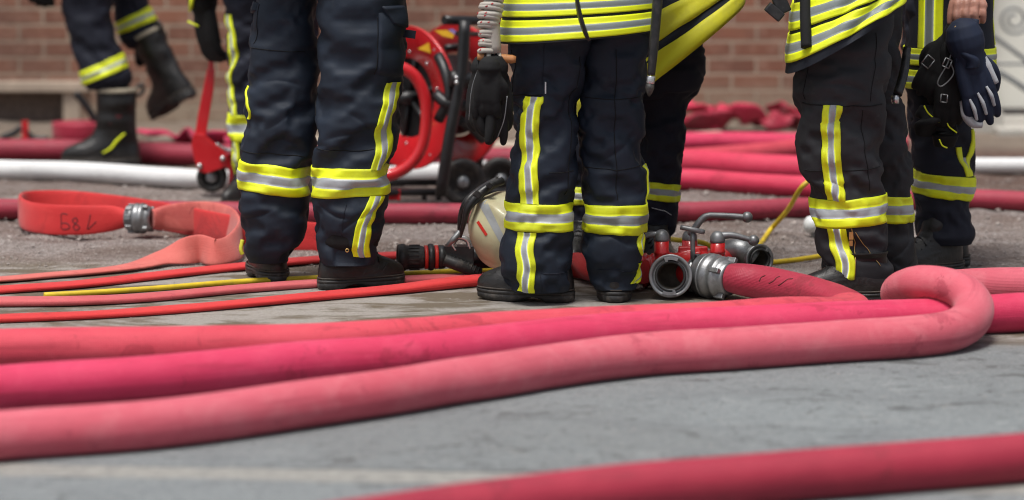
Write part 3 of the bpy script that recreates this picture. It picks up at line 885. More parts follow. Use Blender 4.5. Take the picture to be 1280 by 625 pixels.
hose('fire_hose', 'hose_maroon', HC([(-500, 176), (-100, 186), (0, 187), (100, 188), (240, 193), (400, 197), (560, 199), (640, 198), (740, 198)], .048),
     'dark maroon hose behind the walking boot', seed=8)
hose('fire_hose', 'hose_raspberry', HC([(700, 204), (790, 203), (860, 203), (930, 208), (1000, 211), (1150, 216)], .055), 'thickest crimson hose in the middle of the bundle between the legs', 'red hoses lying together between the legs', seed=81)
GR = 'red hoses lying together between the legs'
hose('fire_hose', 'hose_pink', HC([(700, 178), (790, 177), (860, 177), (930, 177), (1000, 178), (1130, 176)], .044), 'pink hose furthest back of the bundle between the legs', GR, seed=9)
hose('fire_hose', 'hose_rose', HC([(690, 206), (790, 200), (860, 198), (920, 194), (1000, 186), (1130, 178)], .044), 'lighter rose hose crossing the bundle diagonally', GR, seed=10)
hose('fire_hose', 'hose_raspberry', HC([(690, 231), (780, 226), (860, 224), (930, 229), (1000, 233), (1130, 238)], .042), 'crimson hose in front of the bundle between the legs', GR, seed=12)

# crumpled flat heap at the foot of the wall
def crumple(name, mat, c0, c1, w, hgt, label, seed, group=None):
    rs = np.random.default_rng(seed); rows = []
    n = 9
    for k in range(n):
        t = k / (n - 1); p = G(c0[0] + (c1[0] - c0[0]) * t, c0[1] + (c1[1] - c0[1]) * t, .05)
        rows.append((p[0], p[1] + rs.uniform(-.07, .07), .03 + rs.uniform(.1, 1) * hgt, w, .012 + rs.uniform(0, .012), rs.uniform(-75, 75) if 0 < k < n - 1 else 10))
    hose(name, mat, rows, label, group, power=2.4, seed=seed, wob=.004)
GF = 'crumpled flat hoses at the foot of the wall'
crumple('flat_hose', 'hose_raspberry', (835, 148), (945, 152), .07, .08, 'crumpled rose flat hose by the wall, left end of the heap', 31, GF)
crumple('flat_hose', 'hose_crimson', (850, 154), (1010, 150), .05, .05, 'crimson flat hose strewn in front of the crumpled rose one', 34, GF)
crumple('flat_hose', 'hose_crimson', (960, 146), (1100, 150), .07, .09, 'dark red flat hose heaped at the wall right behind the charcoal trousers', 37, GF)
crumple('flat_hose', 'hose_pink', (182, 170), (300, 182), .06, .04, 'pink flat hose lying behind the beige hose at the left', 41, GF)

def coil(cx, cy, label):
    p = G(cx, cy, 0)
    root = empty('rolled_hose', p, label, 'rolled hose')
    mb = MB(); pts = []
    for k in range(180):
        a = k / 180 * 5 * 2 * PI; r = .035 + .022 * k / 36 * .9
        pts.append([p[0] + r * math.cos(a), p[1] + r * math.sin(a), 0])
    pts = np.array(pts)
    w = .075
    ring = []
    T = np.gradient(pts, axis=0); T /= np.linalg.norm(T, axis=1)[:, None]; Nn = np.cross(T, [0, 0, 1])
    prof = [(-.007, .01), (-.005, 0), (.005, 0), (.007, .01), (.007, w - .01), (.005, w), (-.005, w), (-.007, w - .01)]
    g = np.array([[q + n * a + np.array([0, 0, b]) for a, b in prof] for q, n in zip(pts, Nn)])
    mb.grid(g, True, cap0=True, cap1=True); mb.build('hose_roll', M['hose_crimson'], root)
    mb = MB(); q = pts[-1]; mb.lathe(q + np.array([0, -.02, .05]), (-.9, -.3, .1), [(0, .034), (.02, .034), (.02, .042), (.045, .042), (.045, .03), (.01, .028)], 28)
    mb.build('coupling', M['alu_dark'], root)
coil(100, 172, 'rolled up crimson hose on the ground behind the walking boot')
# bits of red and black gear at the far left
def gear():
    p = G(30, 176, 0)
    root = empty('coupling_wrench', p, 'small red coupling wrench standing among black straps at the far left', 'tool')
    mb = MB(); q = V(32, 172, p[1])
    mb.box(q + np.array([0, 0, .02]), (.03, .03, .12)); mb.box(q + np.array([.05, .01, -.03]), (.11, .03, .05)); mb.build('red_head', M['red_cart'], root)
    mb = MB(); mb.tube([V(2, 172, p[1]), V(18, 166, p[1]), V(27, 160, p[1]), V(40, 172, p[1]), V(60, 174, p[1])], .016, 10); mb.build('black_strap', M['black_plastic'], root)
    r2 = empty('pry_bar', G(128, 170, 0), 'short black pry bar leaning behind the boot against the hose roll', 'tool')
    Y = YG(172)
    mb = MB(); mb.tube([V(94, 116, Y), V(106, 130, Y), V(130, 168, Y)], .018, 12); mb.build('shaft', M['black_metal'], r2)
gear()

# ------------------------------------------------------------------ flat hoses on the left
def ribbon(name, mat, rows, label, group=None, seed=0, sub=14, power=3.0, n=32, wob=.0015):
    """rows: px, py, z centre, half width, half thickness, roll"""
    R_ = []
    for px, py, z, a, b, roll in rows:
        q = G(px, py, z); R_.append((q[0], q[1], q[2], a, b, roll))
    return hose(name, mat, R_, label, group, n=n, sub=sub, power=power, seed=seed, wob=wob)
GL = 'flat hoses lying on the ground at the left'
ribbon('flat_hose', 'hose_red', [(-300, 385, .010, .041, .0095, 0), (0, 362, .010, .041, .0095, 0), (90, 356, .010, .041, .0095, 0), (180, 346, .010, .041, .0095, 0), (300, 333, .010, .041, .0095, 0), (400, 324, .010, .041, .0095, 0), (520, 318, .010, .041, .0095, 0), (640, 314, .010, .041, .0095, 0)],
       'bright red flat hose passing behind both heels of the left pair of boots', GL, 51)
ribbon('flat_hose', 'hose_flatpink', [(-300, 384, .012, .044, .012, 0), (0, 377, .012, .044, .012, 0), (90, 376, .012, .044, .012, 0), (180, 372, .011, .040, .011, 0), (300, 361, .011, .036, .011, 0), (400, 354, .011, .034, .011, 0), (500, 350, .011, .034, .011, 0), (590, 346, .011, .034, .011, 0), (700, 338, .011, .034, .011, 0)],
       'dusty pink flat hose in front of the yellow cable', GL, 52)
ribbon('flat_hose', 'hose_red', [(-300, 410, .010, .038, .010, 0), (0, 398, .010, .038, .010, 0), (120, 393, .010, .038, .010, 0), (250, 384, .010, .038, .010, 0), (400, 370, .011, .040, .0105, 0), (500, 361, .012, .040, .012, 0), (570, 353, .016, .036, .016, 0), (640, 346, .018, .034, .018, 0), (690, 338, .026, .034, .022, 20), (718, 332, .040, .040, .026, 60), (745, 338, .045, .045, .036, 30), (780, 340, .055, .040, .038, 0), (806, 340, .060, .038, .036, 0)],
       'bright red flat hose nearest the camera, leading under the boot to the manifold', GL, 53, wob=.002)
def cable(rows, label, name='yellow_cable'):
    mb = MB(); mb.tube([G(a, b, z) for a, b, z in rows], .0085, 12, sub=10)
    return tag(mb.build(name, M['cable_yellow']), label, 'cable', 'yellow cables')
cable([(55, 369, .009), (110, 366, .009), (200, 360, .009), (300, 352, .009), (400, 347, .009), (510, 342, .009), (600, 337, .009), (720, 330, .009), (800, 322, .009)], 'yellow cable lying straight between the flat hoses on the left')
cable([(800, 292, .05), (822, 296, .05), (846, 300, .06), (880, 304, .05), (905, 318, .01), (935, 314, .01), (965, 285, .02), (985, 262, .10), (1004, 232, .20), (1020, 222, .22), (1050, 240, .12), (1075, 290, .02), (1060, 313, .009), (1020, 321, .009), (985, 326, .009), (955, 328, .009), (920, 322, .009)], 'yellow cable arching up behind the manifold towards the charcoal trousers')

def red_loop():
    # flat red hose standing on its edge, folded round at the far left, ending in a coupling
    Yc = YG(300)
    rows = []
    for px, py, z, a, b, roll in [(157, 273, .066, .032, .022, 90), (140, 273, .066, .044, .012, 88), (110, 275, .060, .050, .008, 86), (70, 275, .058, .052, .007, 84), (38, 271, .058, .052, .008, 82), (26, 263, .058, .052, .010, 90), (36, 257, .058, .052, .007, 96), (80, 256, .055, .052, .007, 98), (140, 261, .052, .050, .007, 96), (200, 270, .050, .050, .007, 92), (260, 281, .050, .050, .007, 90), (320, 291, .050, .050, .007, 90), (400, 297, .050, .050, .007, 90), (430, 300, .050, .050, .007, 90)]:
        q = G(px, py, z); rows.append((q[0], q[1], q[2], a, b, roll))
    return hose('flat_hose', 'hose_red', rows, 'bright red flat hose standing on edge in a loop, numbered in marker', seed=61, n=32, sub=14, power=2.6, wob=.0025)
RL, RLg = red_loop()
def coral_loop():
    rows = []
    for px, py, z, a, b, roll in [(190, 273, .068, .030, .026, 90), (206, 272, .068, .042, .014, 92), (228, 271, .070, .050, .008, 94), (255, 271, .070, .054, .008, 96), (280, 276, .068, .054, .009, 100), (296, 288, .062, .052, .009, 96), (299, 301, .055, .048, .009, 78), (288, 311, .046, .044, .008, 60), (268, 315, .044, .044, .007, 66), (250, 311, .048, .046, .007, 84), (232, 314, .044, .044, .007, 66), (205, 322, .026, .038, .007, 26), (170, 332, .014, .036, .007, 6), (120, 339, .010, .036, .007, 0), (60, 344, .010, .036, .007, 0), (0, 349, .010, .036, .007, 0), (-300, 363, .010, .036, .007, 0)]:
        q = G(px, py, z); rows.append((q[0], q[1], q[2], a, b, roll))
    return hose('flat_hose', 'hose_coral', rows, 'pale coral flat hose curling from the coupling and trailing off left', seed=62, n=32, sub=16, power=2.6, wob=.002)
CL, CLg = coral_loop()

def strokes(parent, name, lines, Y, mat, w=.0022, bend=None, lift=.0):
    """marker lines laid on a surface: each line is a list of photo places, projected to the nearest hose surface by ray casting"""
    dg = bpy.context.evaluated_depsgraph_get(); dg.update()
    for ln in lines:
        mb = MB()
        P = catmull(np.array([[a, b, 0] for a, b in ln], float), 8) if len(ln) > 2 else np.array([[ln[0][0] + (ln[1][0] - ln[0][0]) * t, ln[0][1] + (ln[1][1] - ln[0][1]) * t, 0] for t in np.linspace(0, 1, 8)])
        pts = []
        o0 = Vector((0, 0, CAM_H))
        for a, b, _ in P:
            d = Vector(_ray(a, b)).normalized()
            hit, loc, nr, _i = parent.ray_cast(o0, d)
            if hit: pts.append(np.array(loc + nr * .0006))
        if len(pts) > 2:
            pts = np.array(pts)
            g = ring_sweep(pts, np.full(len(pts), w), 8)
            c = pts[:, None]
            mb.grid(g, True, cap0=True, cap1=True); mb.build(name, mat, parent)
strokes(RL, 'marker_stroke', [[(84.5, 268), (77, 267.5), (76.5, 275), (76.5, 286)], [(76.5, 279), (84, 279.5), (87, 284), (84, 286.5), (78, 286.5)],
     [(94.5, 272), (90.5, 275), (93, 279), (97, 276), (94.5, 272)], [(94.5, 279.5), (91.5, 284), (95.5, 287.5), (99.5, 284), (94.5, 279.5)],
     [(113, 268), (111, 278), (109, 286)], [(120, 277), (114, 283), (110, 286.5)]], 0, M['ink'], .0022)
strokes(CL, 'marker_stroke', [[(237, 268), (239, 262), (242, 258.5), (245, 263), (246, 276)], [(261.5, 258), (261.8, 268), (260.5, 277)]], 0, M['ink_faint'], .0018)
strokes(MH, 'marker_stroke', [[(949, 351.5), (952, 346.5), (957, 344.2)], [(961, 354.5), (967, 351), (971, 347), (975, 345.5)], [(973, 357), (979, 353), (985, 349), (991, 348.5)]], 0, M['ink'], .0022)
# ------------------------------------------------------------------ couplings, manifold, nozzle
def storz(parent, c, axis, r=.064, name='coupling', seed=0, length=.075, closed=False, lug_r=0.0):
    """claw coupling: c is the middle of the open face, axis points out of it"""
    axis = np.asarray(axis, float); axis /= np.linalg.norm(axis); c = np.asarray(c, float)
    k = r / .064
    mb = MB()
    prof = [(-length, .040), (-length + .004, .044), (-.052, .045), (-.050, .050), (-.046, .050), (-.042, .045), (-.036, .047), (-.033, .058), (-.026, .061), (-.010, .061), (-.007, .0645), (-.001, .0645), (.0, .062), (.0, .0545), (-.006, .0535), (-.006, .047)]
    prof = [(a * k, b * k) for a, b in prof]
    mb.lathe(c, axis, prof, 64, cap=False)
    o = mb.build(name, M['alu'], parent)
    e1 = np.cross(axis, [0, 0, 1.0]); e1 /= np.linalg.norm(e1); e2 = np.cross(e1, axis)
    def sector(mb, a0, a1, r0, r1, t0, t1, n=14):
        g = []
        for a in np.linspace(a0, a1, n):
            d = math.cos(a) * e1 + math.sin(a) * e2
            g.append([c + d * r0 * k + axis * t0 * k, c + d * r1 * k + axis * t0 * k, c + d * r1 * k + axis * t1 * k, c + d * r0 * k + axis * t1 * k])
        mb.grid(np.array(g), True, cap0=True, cap1=True, smooth=False)
    rs = np.random.default_rng(seed); ph = rs.uniform(0, PI)
    for q in range(2):
        mb = MB(); a = ph + q * PI
        sector(mb, a - .38, a + .38, .048, .0575, -.004, .009); sector(mb, a - .38, a - .2, .043, .0478, .002, .009)
        mb.build('claw', M['alu'], o)
    mb = MB(); mb.lathe(c, axis, [(-.004 * k, .0465 * k), (.003 * k, .0455 * k), (.003 * k, .0395 * k), (-.004 * k, .038 * k), (-.02 * k, .038 * k)], 48, cap=False)
    mb.build('gasket', M['gasket'], o)
    mb = MB(); mb.lathe(c, axis, [(-.02 * k, .0378 * k), (-.05 * k, .036 * k), (-.09 * k, .034 * k), (-.092 * k, .0001)], 40, cap=False); mb.build('bore', M['bore'], o)
    for q in range(6):
        mb = MB(); a = q / 6 * 2 * PI + ph
        sector(mb, a - .10, a + .10, .0455, .0605, -.046, -.034, 5); mb.build('grip_lug', M['alu'], o)
    return o

def manifold():
    base = G(868, 372, 0)
    root = empty('hose_manifold', base, 'red water manifold with grey handles and aluminium couplings on the ground', 'manifold')
    mb = MB()
    def ell(c, r, n=28):
        c = np.array(c); th = np.linspace(0, PI, 17)
        mb.grid(np.array([[c + np.array([r[0] * math.sin(t) * math.cos(p), r[1] * math.sin(t) * math.sin(p), r[2] * math.cos(t)]) for p in np.linspace(0, 2 * PI, n, endpoint=False)] for t in th]), True)
    c1 = V(838, 345, 8.20); a1 = np.array([-.12, -1, .12]); a1 /= np.linalg.norm(a1)
    c2 = V(903, 347, 8.22); a2 = np.array([.72, -.70, -.02]); a2 /= np.linalg.norm(a2)
    c3 = V(950, 325, 8.56); a3 = np.array([.45, -.9, .02]); a3 /= np.linalg.norm(a3)
    hub = V(866, 337, 8.42)
    ell(hub, (.085, .10, .058))
    ell(V(874, 348, 8.39), (.032, .05, .045))
    def arm(p, ax, r0, r1, to=None):
        q = p - ax * .098
        t = hub if to is None else to
        mb.grid(ring_sweep(catmull(np.array([q, q - ax * .03, (q - ax * .05) * .5 + t * .5, t]), 6), np.linspace(r0, r1, 19), 24), True, cap0=True, cap1=True)
    arm(c1, a1, .043, .055); arm(c2, a2, .044, .055); arm(c3, a3, .032, .045)
    # inlet to the left
    inl = V(800, 338, 8.46)
    mb.tube([inl, inl * .5 + hub * .5, hub], [.046, .050, .055], 24)
    for k in range(4):
        t = inl + (hub - inl) * (.1 + .16 * k)
        mb.lathe(t, hub - inl, [(-.006, .048), (-.004, .054), (.004, .054), (.006, .048)], 28, cap=False)
    # foot flanges and cast ribs
    mb.box(V(868, 370, 8.36) + np.array([0, 0, .004]), (.05, .16, .012))
    mb.box(hub + np.array([0, 0, .062]), (.09, .02, .02)); mb.box(hub + np.array([.01, -.03, .055]), (.02, .09, .02))
    body = mb.build('body', M['red_paint'], root)
    md = body.modifiers.new('r', 'REMESH'); md.mode = 'VOXEL'; md.voxel_size = .0035; md.use_smooth_shade = True
    sm = body.modifiers.new('s', 'SMOOTH'); sm.factor = .5; sm.iterations = 4
    storz(root, c1, a1, .064, seed=1)
    storz(root, c3, a3, .049, seed=5)
    # coupling of the connected hose, mated to the manifold's
    o = storz(root, c2 - a2 * .045, a2, .067, seed=3)
    hr = empty('hose_coupling', c2, 'ribbed aluminium coupling joining the red hose to the manifold', 'coupling')
    mb = MB(); mb.lathe(c2, a2, [(-.052, .050), (-.052, .0655), (-.040, .067), (-.030, .067), (-.026, .062), (-.010, .060), (-.006, .063), (.004, .063), (.008, .055), (.020, .052), (.030, .050), (.034, .047), (.034, .040)], 64, cap=False)
    rg = mb.build('ring', M['alu'], hr)
    e1 = np.cross(a2, [0, 0, 1.0]); e1 /= np.linalg.norm(e1); e2 = np.cross(e1, a2)
    for q in range(4):
        a = q * PI / 2 + .5; d = math.cos(a) * e1 + math.sin(a) * e2; t = np.cross(a2, d)
        mb = MB(); mb.box(c2 + d * .058 + a2 * .012, (.016, .034, .014), np.array([d, a2, t]).T)
        b = mb.build('lug', M['alu'], hr); bv = b.modifiers.new('b', 'BEVEL'); bv.width = .002; bv.segments = 2
    # valve bonnets and handles
    def bonnet(px, py_bot, py_top, Y, r=.022):
        lo, hi = V(px, py_bot, Y), V(px, py_top, Y)
        mb = MB(); h = hi[2] - lo[2]
        mb.lathe(lo - np.array([0, 0, .012]), (0, 0, 1), [(0, r * .9), (.008, r * 1.12), (.012, r * 1.12), (.016, r), (.012 + h * .3, r), (.012 + h * .34, r * 1.06), (.012 + h * .44, r * 1.06), (.012 + h * .48, r), (.012 + h, r), (.012 + h, r * .6)], 32)
        mb.build('valve_bonnet', M['red_paint'], root); return hi
    def handle(top, pts, r=.023, rad=.0085, ball=.017, Y=8.3):
        mb = MB()
        mb.lathe(top, (0, 0, 1), [(-.002, r * .98), (.004, r), (.016, r * .96), (.026, r * .7), (.031, r * .35), (.0315, .0001)], 32)
        P = [V(a, b, Y) for a, b in pts]
        mb.tube([top + np.array([0, 0, .016])] + P, [rad * 1.5, rad * 1.15, rad, rad * .95], 14)
        e = P[-1]; th = np.linspace(0, PI, 13)
        mb.grid(np.array([[e + ball * np.array([math.sin(t) * math.cos(p), math.sin(t) * math.sin(p), math.cos(t)]) for p in np.linspace(0, 2 * PI, 20, endpoint=False)] for t in th]), True)
        mb.build('valve_handle', M['alu_dark'], root)
    t1 = bonnet(827, 325, 300, 8.27); handle(t1, [(815, 293), (800, 297)], Y=8.27)
    t2 = bonnet(862, 322, 300, 8.50, .024); handle(t2, [(866, 289), (881, 271), (900, 269.5), (934, 271.5)], Y=8.48, rad=.0095)
    t3 = bonnet(897, 322, 302, 8.31); handle(t3, [(915, 294), (932, 298), (942, 300.5)], Y=8.31)
    mb = MB()
    mb.tube([V(866, 324, 8.26), V(866, 290, 8.26)], .0075, 14, sub=3); mb.tube([V(851, 284, 8.26), V(866, 287, 8.25), V(880, 290, 8.26)], .0075, 14, sub=4)
    mb.build('drain_lever', M['alu_dark'], root)
    # pale band behind, right
    mb = MB(); q = V(905, 313, 8.62); mb.tube([q, q + np.array([.05, -.02, .004]), c3 - a3 * .05], [.03, .038, .042], 24); mb.build('outlet_sleeve', M['alu'], root)
manifold()

def loop_coupling():
    Y = float(RLg[0, :, 1].mean()); c = np.array([RLg[0, :, 0].mean(), Y, RLg[0, :, 2].mean()])
    e = np.array([CLg[0, :, 0].mean(), CLg[0, :, 1].mean(), CLg[0, :, 2].mean()])
    ax = e - c; L = np.linalg.norm(ax); ax /= L
    root = empty('hose_coupling', (c[0] + e[0]) / 2 * np.array([1, 0, 0]) + np.array([0, (c[1] + e[1]) / 2, 0]), 'grey aluminium coupling between the red and the coral flat hose', 'coupling')
    m = (c + e) / 2
    mb = MB(); mb.lathe(m, ax, [(-.046, .030), (-.045, .036), (-.040, .040), (-.034, .040), (-.034, .045), (-.014, .046), (-.012, .040), (-.004, .040)], 56, cap=False)
    a = mb.build('knurled_half', M['alu_dark'], root)
    mb = MB(); mb.lathe(m, ax, [(-.012, .044), (-.012, .0525), (-.002, .054), (.004, .050), (.006, .050), (.010, .0535), (.022, .052), (.026, .046), (.036, .044), (.044, .040), (.048, .034), (.048, .028)], 56, cap=False)
    b = mb.build('smooth_half', M['alu'], root)
    e1 = np.cross(ax, [0, 0, 1.0]); e1 /= np.linalg.norm(e1); e2 = np.cross(e1, ax)
    for q in range(8):
        t = q * PI / 4 + .2; d = math.cos(t) * e1 + math.sin(t) * e2; s = np.cross(ax, d)
        mb = MB(); mb.box(m + d * .046 - ax * .026, (.010, .022, .018), np.array([d, ax, s]).T)
        if q % 2: mb.box(m + d * .052 + ax * .034, (.012, .018, .012), np.array([d, ax, s]).T)
        x = mb.build('grip_lug', M['alu'] if q % 2 else M['alu_dark'], root); bv = x.modifiers.new('b', 'BEVEL'); bv.width = .002; bv.segments = 2
loop_coupling()

def nozzle():
    Y = 8.62
    P = lambda x, y, d=0: V(x, y, Y + d)
    root = empty('fire_nozzle', P(548, 341), 'black fire hose nozzle with two red rings lying beside the cream helmet', 'nozzle')
    ax = np.array([1, .12, 0]); ax /= np.linalg.norm(ax)
    c = P(498, 322)
    mb = MB(); mb.lathe(c, ax, [(.012, .0001), (.012, .026), (-.002, .030), (-.004, .036), (.0, .041), (.012, .043), (.020, .042), (.024, .038), (.045, .037), (.070, .036), (.078, .034)], 48, cap=False)
    bell = mb.build('bell', M['rubber'], root)
    for q in range(16):
        t = q / 16 * 2 * PI; e1 = np.array([0, 1, 0]); e2 = np.array([0, 0, 1]); d = math.cos(t) * e1 + math.sin(t) * e2
    for q in range(18):
        t = q / 18 * 2 * PI; d = np.array([0, math.cos(t), math.sin(t)]); s = np.cross(ax, d)
        mb = MB(); mb.box(c + ax * .050 + d * .037, (.032, .006, .006), np.array([ax, d, s]).T); mb.build('grip_rib', M['rubber'], bell)
    for a, b in ((.080, .092), (.112, .124)):
        mb = MB(); mb.lathe(c, ax, [(a, .030), (a + .001, .037), (b - .001, .037), (b, .030)], 48, cap=False); mb.build('red_ring', M['redtape'], root)
    mb = MB(); mb.lathe(c, ax, [(.078, .030), (.08, .033), (.092, .033), (.093, .040), (.098, .042), (.105, .042), (.110, .039), (.112, .033), (.124, .033), (.126, .038), (.14, .037), (.15, .030), (.20, .032), (.24, .034), (.26, .038), (.30, .038), (.30, .02)], 48)
    mb.box(c + ax * .19 + np.array([0, 0, .005]), (.09, .062, .06)); mb.build('barrel', M['black_plastic'], root)
    mb = MB(); g = [P(556, 325, -.03), P(572, 331, -.035), P(590, 338, -.03), P(602, 341, -.03)]
    mb.tube(g, [.018, .019, .017, .013], 14)
    for k in range(8):
        q = g[0] + (g[-1] - g[0]) * (.2 + k * .1); mb.lathe(q, g[-1] - g[0], [(-.002, .0205 - .0006 * k), (.002, .0205 - .0006 * k)], 18)
    mb.build('pistol_grip', M['rubber'], root)
    mb = MB(); mb.tube([P(570, 313), P(566, 305), P(572, 297), P(584, 300), P(588, 311)], .009, 12); mb.build('bail_handle', M['chrome'], root)
nozzle()

def helmet_shape(mb, c, Rm, r=.13, mat=0):
    """dome with a slight crest and brim; local +z up, +y front"""
    g = []
    for i in range(25):
        t = i / 24 * PI * .60
        row = []
        for j in range(56):
            p = j / 56 * 2 * PI
            x, y, z = math.sin(t) * math.cos(p) * r, math.sin(t) * math.sin(p) * r * 1.18, math.cos(t) * r * 1.02
            crest = math.exp(-(x / .022) ** 2) * .010 * max(0, math.cos(t) + .5)
            z += crest
            if i > 21:
                k = (i - 21) / 3; x *= 1 + .10 * k; y *= 1 + .12 * k; z += .004 * k
            row.append(np.array([x, y, z]))
        g.append(row)
    g = np.array(g) @ np.array(Rm).T + c
    mb.grid(g, True, mat)
    gi = (np.array(g) - c) * .97 + c
    mb.grid(gi[:, ::-1], True, mat)
    mb.grid(np.array([g[-1], gi[-1]]), True, mat)

def ground_helmet():
    c = V(636, 288, 8.52)
    root = empty('fire_helmet', V(634, 338, 8.52) * np.array([1, 1, 0]), 'scuffed cream fire helmet lying on its side behind the left leg', 'helmet')
    Rm = Matrix.Rotation(R(-32), 3, 'Y') @ Matrix.Rotation(R(40), 3, 'X') @ Matrix.Rotation(R(20), 3, 'Z')
    mb = MB(); helmet_shape(mb, c, Rm, .117)
    sh = mb.build('shell', M['cream'], root)
    Ri = np.array(Rm)
    # strips laid on the dome by casting rays
    bpy.context.evaluated_depsgraph_get().update()
    def patch(quad, name, mat, lift=.0012, n=10):
        mb = MB(); g = []
        for a in np.linspace(0, 1, n):
            row = []
            for b in np.linspace(0, 1, 5):
                p = (1 - a) * ((1 - b) * np.array(quad[0]) + b * np.array(quad[1])) + a * ((1 - b) * np.array(quad[3]) + b * np.array(quad[2]))
                d = Vector(_ray(*p)).normalized(); hit, loc, nr, _ = sh.ray_cast(Vector((0, 0, CAM_H)), d)
                if not hit: row = None; break
                if nr.dot(d) > 0: nr = -nr
                row.append(np.array(loc + nr * lift))
            if row: g.append(row)
        if len(g) > 2: mb.grid(np.array(g)[:, ::-1], False); mb.build(name, mat, sh)
    patch([(599, 256), (608, 250), (632, 299), (626, 305)], 'reflective_strip', M['silver'])
    patch([(596, 278), (599, 276), (610, 293), (607, 295)], 'red_strip', M['redtape'], .0016)
    # black neck guard roll and visor frame along the left rim
    P = lambda x, y, d=0: V(x, y, 8.52 + d)
    mb = MB()
    mb.tube([P(628, 226, .0), P(612, 233, -.03), P(596, 246, -.05), P(585, 260, -.06), P(580, 278, -.05), P(575, 296, -.03)], [.012, .014, .016, .012, .008, .006], 12)
    mb.tube([P(622, 224, .03), P(600, 238, .0), P(584, 252, -.02), P(576, 270, -.01), P(574, 288, 0)], [.010, .013, .013, .009, .006], 12)
    mb.build('neck_guard', M['black_plastic'], root)
    mb = MB()
    for x, y, w in ((612, 232, .02), (597, 243, .024), (588, 254, .02)):
        mb.box(P(x, y, -.06), (w, .014, w * .8), np.array(Matrix.Rotation(R(35), 3, 'Y')))
    b = mb.build('buckle', M['black_plastic'], root); bv = b.modifiers.new('b', 'BEVEL'); bv.width = .003; bv.segments = 2
    mb = MB(); mb.tube([P(575, 290, -.03), P(566, 300, -.04), P(560, 306, -.03)], [.010, .009, .007], 10); mb.build('strap_end', M['alu_dark'], root)
ground_helmet()

def white_cap():
    p = G(1012, 296, 0)
    root = empty('round_cap', p, 'small round white plastic cap on the gravel behind the charcoal trousers', 'lamp')  # a small white rounded cap, half hidden
    c = V(1014, 281, p[1]); mb = MB(); mb.lathe(c, (-1, -.2, .1), [(-.05, .02), (-.04, .030), (.0, .032), (.015, .028), (.024, .016), (.026, .0001)], 32); mb.build('body', M['white_plastic'], root)
    mb = MB(); mb.box((c[0] + .02, c[1], c[2] / 2 - .012), (.04, .04, max(.01, c[2] - .024))); mb.build('foot', M['alu_dark'], root)
white_cap()

